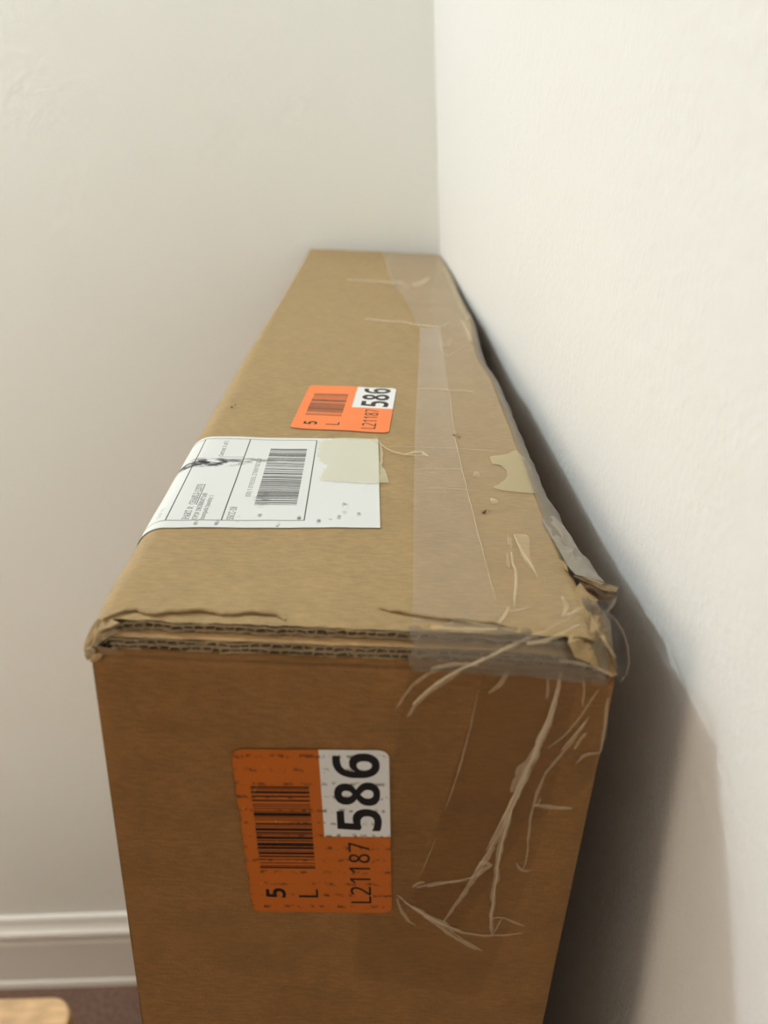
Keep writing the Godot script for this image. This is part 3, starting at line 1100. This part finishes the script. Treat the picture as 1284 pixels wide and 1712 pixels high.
	part("yellowed_tape", patch(ragged([Vector2(0.14044, -0.15549), Vector2(0.14862, -0.15867), Vector2(0.15442, -0.16471), Vector2(0.15788, -0.15297), Vector2(0.15924, -0.14023), Vector2(0.16019, -0.12949), Vector2(0.15878, -0.11658), Vector2(0.15458, -0.11493), Vector2(0.14638, -0.11596), Vector2(0.13935, -0.11837), Vector2(0.13798, -0.12012), Vector2(0.14214, -0.12373), Vector2(0.14591, -0.13200), Vector2(0.14628, -0.13885), Vector2(0.14495, -0.14574), Vector2(0.14113, -0.14676)], 0.0008, 3), true, 0.0009, 0.004), M.yellow_tape, "torn yellowed strip of tape at the right edge of the box top")
	part("yellowed_tape", patch(ragged([Vector2(0.15958, -0.78989), Vector2(0.16438, -0.75743), Vector2(0.16655, -0.69630), Vector2(0.16807, -0.61604), Vector2(0.16585, -0.54035), Vector2(0.16319, -0.47400), Vector2(0.15590, -0.44881), Vector2(0.15516, -0.49727), Vector2(0.15424, -0.56648), Vector2(0.15400, -0.64486), Vector2(0.15483, -0.71542)], 0.0015, 4), true, 0.0009, 0.006), M.yellow_tape)
	side_film()


# an outline with its edges roughened
func ragged(outline: Array, amount: float, s: int) -> Array:
	var out: Array = []
	var closed := outline.duplicate()
	closed.append(outline[0])
	var fine := resample(closed, 0.0012)
	for i in fine.size() - 1:
		var p: Vector2 = fine[i]
		out.append(p + Vector2(noise_a.get_noise_2d(p.x * 900.0, s * 17.0 + p.y * 300.0), noise_b.get_noise_2d(p.y * 900.0, s * 13.0)) * amount)
	return out


# loose tape that hangs over the long right edge
func side_film() -> void:
	var keys: Array = [Vector2(0.045, 0.006), Vector2(0.07, 0.0082), Vector2(0.10, 0.0082), Vector2(0.14, 0.0060), Vector2(0.20, 0.0055), Vector2(0.27, 0.0052), Vector2(0.36, 0.0050), Vector2(0.46, 0.0030), Vector2(0.60, 0.001)]
	var rows: Array = []
	for i in 150:
		var z := lerpf(-0.62, -0.055, i / 149.0)
		var e := right_at(z)
		var wd := keyed(keys, z) * (1.0 + 0.22 * noise_a.get_noise_2d(z * 55.0, 2.0))
		var row: Array = []
		for j in 9:
			var t := j / 8.0
			var x := e - 0.003 + (wd + 0.002) * sin(t * 1.25) / sin(1.25)
			var y := height_at(z) + 0.0005 - 0.0085 * t * t + 0.0012 * t * noise_b.get_noise_2d(z * 90.0, t * 2.0)
			row.append(Vector3(x, y, z))
		rows.append(row)
	var st := begin()
	grid(st, rows)
	part("loose_tape", st, M.tape_side, "greyish loose tape hanging over the right edge of the box")


func tape_on_front() -> void:
	var a: Array = ragged([Vector2(0.09942, 0.00121), Vector2(0.09772, -0.01471), Vector2(0.09589, -0.03458), Vector2(0.09295, -0.06143), Vector2(0.08889, -0.09079), Vector2(0.08647, -0.11626), Vector2(0.08559, -0.14724), Vector2(0.09357, -0.15448), Vector2(0.10226, -0.15406), Vector2(0.11146, -0.15767), Vector2(0.11981, -0.15838), Vector2(0.12639, -0.16030), Vector2(0.13548, -0.16061), Vector2(0.14018, -0.13748), Vector2(0.14539, -0.10369), Vector2(0.14909, -0.07300), Vector2(0.15098, -0.03455), Vector2(0.15185, -0.00741), Vector2(0.15129, -0.00001)], 0.0004, 6)
	part("packing_tape", patch(a, false, 0.00035), M.tape_front, "wide strip of clear tape with a torn lower end on the front of the box")
	var b: Array = [Vector2(0.12213, 0.00045), Vector2(0.11856, -0.02594), Vector2(0.11345, -0.06045), Vector2(0.10751, -0.09606), Vector2(0.10592, -0.10559), Vector2(0.11342, -0.11826), Vector2(0.12292, -0.12451), Vector2(0.13005, -0.10443), Vector2(0.14315, -0.06751), Vector2(0.16190, -0.04720), Vector2(0.16259, -0.03271), Vector2(0.16219, -0.00693), Vector2(0.16254, -0.00340)]
	part("packing_tape", patch(b, false, 0.00055), M.tape_front, "second strip of clear tape on the front of the box")
	var folds: Array = [
		[[Vector2(0.09521, -0.01771), Vector2(0.09728, -0.01353), Vector2(0.09999, -0.00821), Vector2(0.10440, -0.00382), Vector2(0.10976, -0.00058)], 0.0012, 0], [[Vector2(0.09923, -0.02092), Vector2(0.10056, -0.01746), Vector2(0.10263, -0.01400), Vector2(0.10612, -0.00956), Vector2(0.11019, -0.00610), Vector2(0.11459, -0.00265)], 0.0016, 0], [[Vector2(0.10279, -0.01351), Vector2(0.10509, -0.01103), Vector2(0.10795, -0.00877)], 0.0010, 0], [[Vector2(0.12935, -0.00081), Vector2(0.12843, -0.00431), Vector2(0.12707, -0.00740), Vector2(0.12396, -0.01014)], 0.0018, 0],
		[[Vector2(0.14554, -0.00166), Vector2(0.14559, -0.01007), Vector2(0.14437, -0.02224), Vector2(0.14206, -0.03445), Vector2(0.13910, -0.04774), Vector2(0.13616, -0.06105), Vector2(0.13217, -0.07821), Vector2(0.12729, -0.09387), Vector2(0.12237, -0.10737), Vector2(0.11828, -0.11737)], 0.0024, 0], [[Vector2(0.14579, -0.00072), Vector2(0.14523, -0.01295), Vector2(0.14335, -0.02477), Vector2(0.14047, -0.03920), Vector2(0.13787, -0.05104), Vector2(0.13607, -0.06387), Vector2(0.13528, -0.07954), Vector2(0.13514, -0.09629), Vector2(0.13565, -0.11389), Vector2(0.13691, -0.12384)], 0.0022, 0],
		[[Vector2(0.14564, -0.00771), Vector2(0.14363, -0.02104), Vector2(0.14120, -0.03553), Vector2(0.13802, -0.04887), Vector2(0.13471, -0.06280), Vector2(0.13021, -0.07979)], 0.0006, 1], [[Vector2(0.14566, -0.01606), Vector2(0.14326, -0.02853), Vector2(0.14013, -0.04289), Vector2(0.13745, -0.05792), Vector2(0.13574, -0.07219), Vector2(0.13497, -0.08858)], 0.0005, 1], [[Vector2(0.14317, -0.03543), Vector2(0.14018, -0.04662), Vector2(0.13720, -0.05932), Vector2(0.13398, -0.07140), Vector2(0.12941, -0.08461), Vector2(0.12538, -0.09676)], 0.0006, 0], [[Vector2(0.13584, -0.06558), Vector2(0.13524, -0.08313), Vector2(0.13541, -0.10099), Vector2(0.13572, -0.11885)], 0.0005, 1],
		[[Vector2(0.10294, -0.10734), Vector2(0.10994, -0.11316), Vector2(0.11749, -0.11873), Vector2(0.12497, -0.12205)], 0.0005, 1], [[Vector2(0.11097, -0.09902), Vector2(0.11734, -0.09683), Vector2(0.12305, -0.09500)], 0.0005, 1], [[Vector2(0.15733, -0.01819), Vector2(0.15395, -0.02527), Vector2(0.15030, -0.03252)], 0.0005, 1],
		[[Vector2(0.14268, -0.02856), Vector2(0.14081, -0.03554), Vector2(0.13773, -0.04301), Vector2(0.13612, -0.05167)], 0.0030, 0], [[Vector2(0.12825, -0.08587), Vector2(0.13081, -0.08575), Vector2(0.13307, -0.08685), Vector2(0.13075, -0.08940), Vector2(0.12804, -0.09260)], 0.0022, 0],
		[[Vector2(0.15843, -0.00710), Vector2(0.15684, -0.01145), Vector2(0.15446, -0.01832), Vector2(0.15073, -0.02592), Vector2(0.14552, -0.03224)], 0.0008, 0], [[Vector2(0.15668, -0.02018), Vector2(0.15504, -0.02471), Vector2(0.15239, -0.03064), Vector2(0.14930, -0.03670), Vector2(0.14618, -0.04314), Vector2(0.14472, -0.05207), Vector2(0.14387, -0.06321), Vector2(0.14448, -0.07322), Vector2(0.14516, -0.08385), Vector2(0.14439, -0.08813)], 0.0010, 0], [[Vector2(0.14190, -0.08522), Vector2(0.14311, -0.08819), Vector2(0.14497, -0.08933), Vector2(0.14751, -0.08890)], 0.0012, 0],
		[[Vector2(0.14436, -0.05731), Vector2(0.15019, -0.05787), Vector2(0.15747, -0.05836)], 0.0018, 0], [[Vector2(0.14618, -0.05392), Vector2(0.14585, -0.05614), Vector2(0.14481, -0.05757)], 0.0010, 0], [[Vector2(0.10707, -0.09952), Vector2(0.11409, -0.09699), Vector2(0.12157, -0.09538), Vector2(0.12723, -0.09325)], 0.0014, 0], [[Vector2(0.10553, -0.09928), Vector2(0.10759, -0.09730), Vector2(0.10971, -0.09658)], 0.0014, 0],
		[[Vector2(0.10011, -0.10396), Vector2(0.10527, -0.10948), Vector2(0.11140, -0.11506), Vector2(0.11849, -0.12002), Vector2(0.12551, -0.12303), Vector2(0.13337, -0.12468), Vector2(0.14101, -0.12398), Vector2(0.14856, -0.12260)], 0.0014, 0], [[Vector2(0.09999, -0.10588), Vector2(0.10239, -0.11352), Vector2(0.10533, -0.11799), Vector2(0.10769, -0.11987)], 0.0012, 0], [[Vector2(0.10852, -0.11192), Vector2(0.11453, -0.11821), Vector2(0.12010, -0.12330), Vector2(0.12428, -0.12716), Vector2(0.13163, -0.13266)], 0.0016, 0], [[Vector2(0.12089, -0.12191), Vector2(0.12660, -0.12773), Vector2(0.13421, -0.13323)], 0.0012, 0], [[Vector2(0.10615, -0.10944), Vector2(0.11321, -0.11530), Vector2(0.12068, -0.11924)], 0.0016, 0],
		[[Vector2(0.13601, -0.11519), Vector2(0.13813, -0.11410), Vector2(0.14106, -0.11428), Vector2(0.14471, -0.11675), Vector2(0.14852, -0.11857)], 0.0010, 0], [[Vector2(0.13951, -0.11436), Vector2(0.13863, -0.11871), Vector2(0.13736, -0.12381)], 0.0008, 0], [[Vector2(0.15597, -0.03742), Vector2(0.15795, -0.03473), Vector2(0.16035, -0.03359), Vector2(0.16322, -0.03294)], 0.0014, 0], [[Vector2(0.16203, -0.01049), Vector2(0.16267, -0.01891), Vector2(0.16332, -0.02759), Vector2(0.16322, -0.03294)], 0.0012, 0],
		[[Vector2(0.14170, -0.00092), Vector2(0.14238, -0.00598), Vector2(0.14273, -0.01139)], 0.0010, 0], [[Vector2(0.15255, -0.00087), Vector2(0.15392, -0.00732), Vector2(0.15444, -0.01444)], 0.0007, 0], [[Vector2(0.15737, -0.02460), Vector2(0.15557, -0.02821), Vector2(0.15454, -0.03181)], 0.0012, 0],
		[[Vector2(0.12080, -0.00887), Vector2(0.11961, -0.02464), Vector2(0.11738, -0.04397), Vector2(0.11431, -0.06097)], 0.0005, 0], [[Vector2(0.11236, -0.07359), Vector2(0.11013, -0.08373), Vector2(0.10817, -0.09293)], 0.0004, 0],
	]
	for f in folds:
		crease(f[0], f[1], false, M.crease if f[2] else M.crease_faint, 5)
	# film that bridges the raw edges between top and front
	var rows: Array = []
	var path: Array = [Vector2(-0.0095, 0.0082), Vector2(-0.007, 0.0080), Vector2(-0.0045, 0.0066), Vector2(-0.0028, 0.0050), Vector2(-0.0012, 0.0036), Vector2(0.0002, 0.0018), Vector2(0.0008, 0.0002), Vector2(0.0010, -0.0016), Vector2(0.0010, -0.0030)]
	for p in path:
		var row: Array = []
		for j in 120:
			var x := lerpf(0.0985 + 0.0008 * noise_a.get_noise_2d(p.y * 500.0, 31.0), 0.1600, j / 119.0)
			var edge: bool = absf(p.x - path[0].x) < 0.0001 or p.y < -0.0029
			if edge:
				p = Vector2(p.x, p.y + 0.0011 * noise_b.get_noise_2d(x * 160.0, p.y * 90.0))
			var w := 0.0007 * noise_a.get_noise_2d(x * 130.0, p.y * 160.0) + 0.0004 * noise_b.get_noise_2d(x * 420.0, p.y * 300.0)
			var drop := 0.0022 * smoothstep(0.125, 0.16, x)
			row.append(Vector3(x + 0.0012 * noise_b.get_noise_2d(p.y * 200.0, 3.0), p.y - drop, p.x + w + 0.0004))
		rows.append(row)
	var st := begin()
	grid(st, rows)
	part("packing_tape", st, M.tape_over, "clear tape bridging the open corrugated edges at the front")
	# the long diagonal fold across the edge
	var diag: Array = [Vector3(0.10040, -0.01551, 0.00120), Vector3(0.10301, -0.01182, 0.00120), Vector3(0.10648, -0.00766, 0.00120), Vector3(0.11051, -0.00399, 0.00120), Vector3(0.11467, -0.00066, 0.00140), Vector3(0.11954, 0.00243, 0.00160)] + [Vector3(0.12320, 0.00389, 0.00060), Vector3(0.12709, 0.00610, 0.00000), Vector3(0.13144, 0.00805, -0.00100), Vector3(0.13603, 0.00930, -0.00300), Vector3(0.14036, 0.01013, -0.00500)] + [Vector3(0.14519, 0.00840, -0.01150), Vector3(0.14978, 0.00840, -0.01523), Vector3(0.15520, 0.00840, -0.02054)]
	fold3(diag, 0.0012, M.crease_faint)
	fold3(diag.slice(0, 9), 0.0006, M.crease)
	fold3([Vector3(0.10481, 0.00860, -0.00709), Vector3(0.11226, 0.00860, -0.00629), Vector3(0.11977, 0.00860, -0.00647), Vector3(0.12591, 0.00860, -0.00755)], 0.0012, M.crease)
	fold3([Vector3(0.13443, 0.00680, -0.00264), Vector3(0.14030, 0.00680, -0.00429), Vector3(0.14651, 0.00740, -0.00773), Vector3(0.15296, 0.00760, -0.01322)], 0.0014, M.crease)
	fold3([Vector3(0.15948, 0.01788, -0.00300), Vector3(0.16300, 0.01364, -0.00240), Vector3(0.16560, 0.00781, -0.00200), Vector3(0.16704, 0.00197, -0.00140), Vector3(0.16636, -0.00160, 0.00000), Vector3(0.16460, -0.00424, 0.00060)], 0.0005, M.crease_faint)
	fold3([Vector3(0.16195, 0.00489, 0.00040), Vector3(0.15808, 0.00958, -0.00060), Vector3(0.15545, 0.01332, -0.00300), Vector3(0.15392, 0.01563, -0.00600)], 0.0008, M.crease_faint)
	fold3([Vector3(0.14436, 0.00375, 0.00120), Vector3(0.15001, 0.00311, 0.00120), Vector3(0.15681, 0.00116, 0.00120), Vector3(0.16215, -0.00149, 0.00100)], 0.0009, M.crease_faint)
	fold3([Vector3(0.15780, 0.01845, -0.00400), Vector3(0.15889, 0.02066, -0.00400), Vector3(0.16020, 0.02309, -0.00500)], 0.0006, M.crease_faint)
	fold3([Vector3(0.10508, -0.00112, 0.00140), Vector3(0.11231, 0.00104, 0.00140), Vector3(0.11971, 0.00094, 0.00140)], 0.0012, M.crease_faint)


# a fold along points in space, with a ridge that faces the front and upwards
func fold3(line: Array, wd: float, mat: Material) -> void:
	var pts: Array = resample(line, 0.0012)
	var n := pts.size()
	var rows: Array = [[], [], [], []]
	for i in n:
		var d: Vector3 = (pts[mini(n - 1, i + 1)] - pts[maxi(0, i - 1)]).normalized()
		var out := Vector3(0, 0.55, 0.83)
		var side := d.cross(out).normalized()
		var k := 0.35 + 0.65 * sqrt(sin(PI * (i + 0.5) / n))
		var half := wd * 0.5 * k * (1.0 + 0.5 * noise_a.get_noise_2d(i * 0.31, 3.0))
		for r in 4:
			var t := [-1.0, -0.2, 0.4, 1.0][r] as float
			rows[r].append(pts[i] + side * half * t + out * (0.0003 + half * 0.7 * (1.0 - absf(t))))
	var st := begin()
	grid(st, rows)
	part("tape_crease", st, mat)


# ------------------------------------------------------------------ crushed corner

# a crumpled piece inside a loop of points: rings shrink to the middle, pushed in and out by noise
func crumple(loop: Array, bulge: Vector3, rough: float, s: int, rings := 9, flat := false) -> SurfaceTool:
	var closed: Array = loop.duplicate()
	closed.append(loop[0])
	var edge: Array = resample(closed, 0.0013)
	var mid := Vector3.ZERO
	for p in loop:
		mid += p / loop.size()
	var out := bulge.normalized()
	var n := make_noise(s, 1.0, 3)
	var rows: Array = []
	for r in rings + 1:
		var t := r / float(rings)
		var row: Array = []
		for p in edge:
			var q: Vector3 = p.lerp(mid, t)
			var k := sin(t * PI / 2)
			q += bulge * k + out * rough * n.get_noise_3d(q.x * 220.0, q.y * 220.0, q.z * 160.0) * (0.25 + 0.75 * k)
			row.append(q)
		rows.append(row)
	var st := begin()
	grid(st, rows, null, not flat)
	return st


func crushed_corner() -> void:
	# crumpled board under the film at the right front corner
	part("crushed_corner", crumple([Vector3(0.15632, 0.00600, -0.03760), Vector3(0.16028, 0.00500, -0.04357)] + [Vector3(0.16461, 0.00300, -0.03326), Vector3(0.16716, 0.00100, -0.02537)] + [Vector3(0.16155, 0.00497, -0.00100), Vector3(0.16394, -0.00172, 0.00000), Vector3(0.16186, -0.00274, 0.00000), Vector3(0.15706, 0.00064, 0.00050), Vector3(0.15389, 0.00285, 0.00060), Vector3(0.14901, 0.00473, 0.00040), Vector3(0.14746, 0.00738, -0.00300)], Vector3(0.001, 0.002, 0.0012), 0.0016, 301, 10, true), M.kraft_top, "crushed and creased corner of the board under film")
	part("tape_bulge", crumple([Vector3(0.16330, 0.00500, -0.02560), Vector3(0.16586, 0.00400, -0.02879), Vector3(0.16799, 0.00300, -0.02678)] + [Vector3(0.16323, 0.01324, -0.00300), Vector3(0.16599, 0.00712, -0.00300), Vector3(0.16728, 0.00153, -0.00200), Vector3(0.16695, -0.00234, -0.00100), Vector3(0.16480, -0.00446, 0.00000), Vector3(0.16214, 0.00004, 0.00000), Vector3(0.15933, 0.00712, -0.00100), Vector3(0.15729, 0.01340, -0.00300)], Vector3(0.0005, 0.001, 0.002), 0.0009, 305), M.tape_bulge, "bulging grey film at the crushed corner")
	part("tape_bulge", crumple([Vector3(0.15794, 0.00650, -0.03185), Vector3(0.16171, 0.00550, -0.03142), Vector3(0.16726, 0.00350, -0.03420), Vector3(0.17280, 0.00200, -0.03931), Vector3(0.17115, 0.00200, -0.03453), Vector3(0.16628, 0.00300, -0.02813), Vector3(0.16097, 0.00500, -0.02254), Vector3(0.15801, 0.00650, -0.02293), Vector3(0.15711, 0.00700, -0.02648)], Vector3(0.0, 0.0015, 0.001), 0.0010, 309), M.tape_bulge)
	# the torn flap: a grey taped sheet with brown plies below it
	part("torn_flap", crumple([Vector3(0.15434, 0.00650, -0.08971), Vector3(0.16014, 0.00600, -0.09561), Vector3(0.16407, 0.00400, -0.09012), Vector3(0.16642, 0.00200, -0.08116), Vector3(0.16775, 0.00100, -0.07325), Vector3(0.16972, 0.00050, -0.06908), Vector3(0.17112, 0.00000, -0.05694), Vector3(0.17217, 0.00050, -0.05232), Vector3(0.16542, 0.00500, -0.04728), Vector3(0.15850, 0.00750, -0.04505), Vector3(0.15702, 0.00750, -0.05045), Vector3(0.15639, 0.00700, -0.06386), Vector3(0.15526, 0.00680, -0.07622)], Vector3(0.0004, 0.0010, 0.0), 0.0012, 315), M.laminate, "grey taped sheet torn loose at the right edge")
	var plies: Array = [
		[[Vector3(0.15746, 0.00680, -0.04573), Vector3(0.16441, 0.00500, -0.04762), Vector3(0.17017, 0.00300, -0.04762), Vector3(0.17619, 0.00100, -0.04845), Vector3(0.17451, 0.00050, -0.04584), Vector3(0.16919, 0.00200, -0.04465), Vector3(0.16400, 0.00400, -0.04509)], 321, "kraft_edge"],
		[[Vector3(0.16011, 0.00500, -0.04479), Vector3(0.16518, 0.00350, -0.04518), Vector3(0.16855, 0.00200, -0.04379), Vector3(0.16717, 0.00150, -0.04127), Vector3(0.16341, 0.00300, -0.04179), Vector3(0.16040, 0.00440, -0.04171)], 323, "kraft_dark"],
		[[Vector3(0.16395, 0.00250, -0.04385), Vector3(0.16869, 0.00100, -0.04460), Vector3(0.17415, 0.00000, -0.04580), Vector3(0.17405, -0.00050, -0.04336), Vector3(0.17017, -0.00050, -0.03990), Vector3(0.16663, 0.00100, -0.04043)], 327, "kraft_dark"],
		[[Vector3(0.15869, 0.00520, -0.04028), Vector3(0.16262, 0.00380, -0.03884), Vector3(0.16592, 0.00240, -0.03660), Vector3(0.16363, 0.00280, -0.03427), Vector3(0.16028, 0.00440, -0.03536), Vector3(0.15833, 0.00540, -0.03674)], 329, "kraft_inner"],
	]
	for p in plies:
		part("torn_ply", crumple(p[0], Vector3(0, 0.0006, 0.0006), 0.0016, p[1], 5, true), M[p[2]])
	# a lip of lifted paper along the torn right edge
	part("torn_paper", crumple([Vector3(0.15424, 0.00840, -0.05479), Vector3(0.15503, 0.00880, -0.05239), Vector3(0.15610, 0.00880, -0.04900), Vector3(0.15607, 0.00800, -0.04611), Vector3(0.15557, 0.00740, -0.04965), Vector3(0.15493, 0.00740, -0.05307)], Vector3(0, 0.0006, 0), 0.0006, 331, 4, true), M.kraft_top)
	# the left front corner: the board wraps round and its crushed end shows
	part("crushed_corner", crumple([Vector3(0.00226, 0.00720, -0.00804), Vector3(0.00852, 0.00740, -0.00452), Vector3(0.00672, 0.00700, -0.00304)] + [Vector3(0.00555, 0.00494, -0.00500), Vector3(0.00353, 0.00444, -0.00300), Vector3(0.00176, 0.00267, -0.00160), Vector3(0.00031, 0.00049, -0.00080), Vector3(-0.00095, -0.00198, -0.00040), Vector3(-0.00233, -0.00113, -0.00100), Vector3(-0.00222, 0.00095, -0.00250)] + [Vector3(-0.00056, 0.00500, -0.00449), Vector3(0.00083, 0.00680, -0.00653)], Vector3(-0.0003, 0.0006, 0.0002), 0.0007, 341, 8), M.kraft_top, "pale crushed corner at the left front of the box")
	part("crushed_ply", crumple([Vector3(0.00608, 0.00440, -0.00550), Vector3(0.00795, 0.00357, -0.00520), Vector3(0.00583, 0.00363, -0.00240), Vector3(0.00352, 0.00259, -0.00120), Vector3(0.00172, 0.00077, -0.00050), Vector3(0.00099, 0.00111, -0.00060), Vector3(0.00223, 0.00305, -0.00140), Vector3(0.00390, 0.00446, -0.00300)], Vector3(0, 0.0001, 0.0004), 0.0009, 343, 4, true), M.kraft_edge)
	for piece in [
		[[Vector3(-0.00147, 0.00017, -0.00050), Vector3(0.00042, 0.00137, -0.00020), Vector3(0.00182, 0.00024, 0.00000), Vector3(0.00133, -0.00144, 0.00020), Vector3(-0.00065, -0.00213, 0.00000)], 351, "kraft_edge"], [[Vector3(-0.00204, -0.00128, -0.00060), Vector3(-0.00018, -0.00120, 0.00000), Vector3(0.00017, -0.00299, 0.00000), Vector3(-0.00140, -0.00427, -0.00040), Vector3(-0.00215, -0.00324, -0.00080)], 353, "kraft_edge"], [[Vector3(0.00009, -0.00209, 0.00000), Vector3(0.00248, -0.00093, 0.00020), Vector3(0.00383, -0.00147, 0.00000), Vector3(0.00298, -0.00317, 0.00020), Vector3(0.00100, -0.00440, 0.00020), Vector3(-0.00054, -0.00439, 0.00000)], 355, "kraft_inner"]]:
		part("crushed_ply", crumple(piece[0], Vector3(0, 0.0004, 0.0008), 0.0012, piece[1], 4, true), M[piece[2]])


# ------------------------------------------------------------------ stool

func build_stool() -> void:
	var top_y := 0.45
	var st_o := thing("wooden_stool", "pale wooden stool with a rounded square seat left of the cardboard box", "stool", Vector3(-0.745, 0, -0.315))
	var half := Vector2(0.188, 0.188)
	var rad := 0.035
	var outline := PackedVector2Array()
	for c in [Vector2(1, 1), Vector2(-1, 1), Vector2(-1, -1), Vector2(1, -1)]:
		var a0: float = Vector2(c.x, c.y).angle() - PI / 4
		for i in 9:
			var a := a0 + PI / 2 * i / 8.0
			outline.append(c * (half - Vector2(rad, rad)) + Vector2(cos(a), sin(a)) * rad)
	var st := begin()
	slab(st, outline, top_y - 0.030, top_y, 0.004)
	commit("seat", st, M.wood, st_o)
	for sx in [-1, 1]:
		for sz in [-1, 1]:
			st = begin()
			var c := Vector3(sx * 0.14, 0, sz * 0.14)
			var foot := Vector3(sx * 0.165, 0, sz * 0.165)
			var rows: Array = []
			for k in 2:
				var row: Array = []
				for i in 17:
					var a := -TAU * i / 16.0
					var m := c + Vector3(0, top_y - 0.023, 0) if k == 0 else foot
					row.append(m + Vector3(cos(a), 0, sin(a)) * (0.019 if k == 0 else 0.013))
				rows.append(row)
			grid(st, rows)
			commit("leg", st, M.wood_edge, st_o)
	for sz in [-1, 1]:
		st = begin()
		solid_box(st, Vector3(-0.145, top_y - 0.075, sz * 0.142 - 0.009), Vector3(0.145, top_y - 0.023, sz * 0.142 + 0.009))
		commit("apron", st, M.wood_edge, st_o)
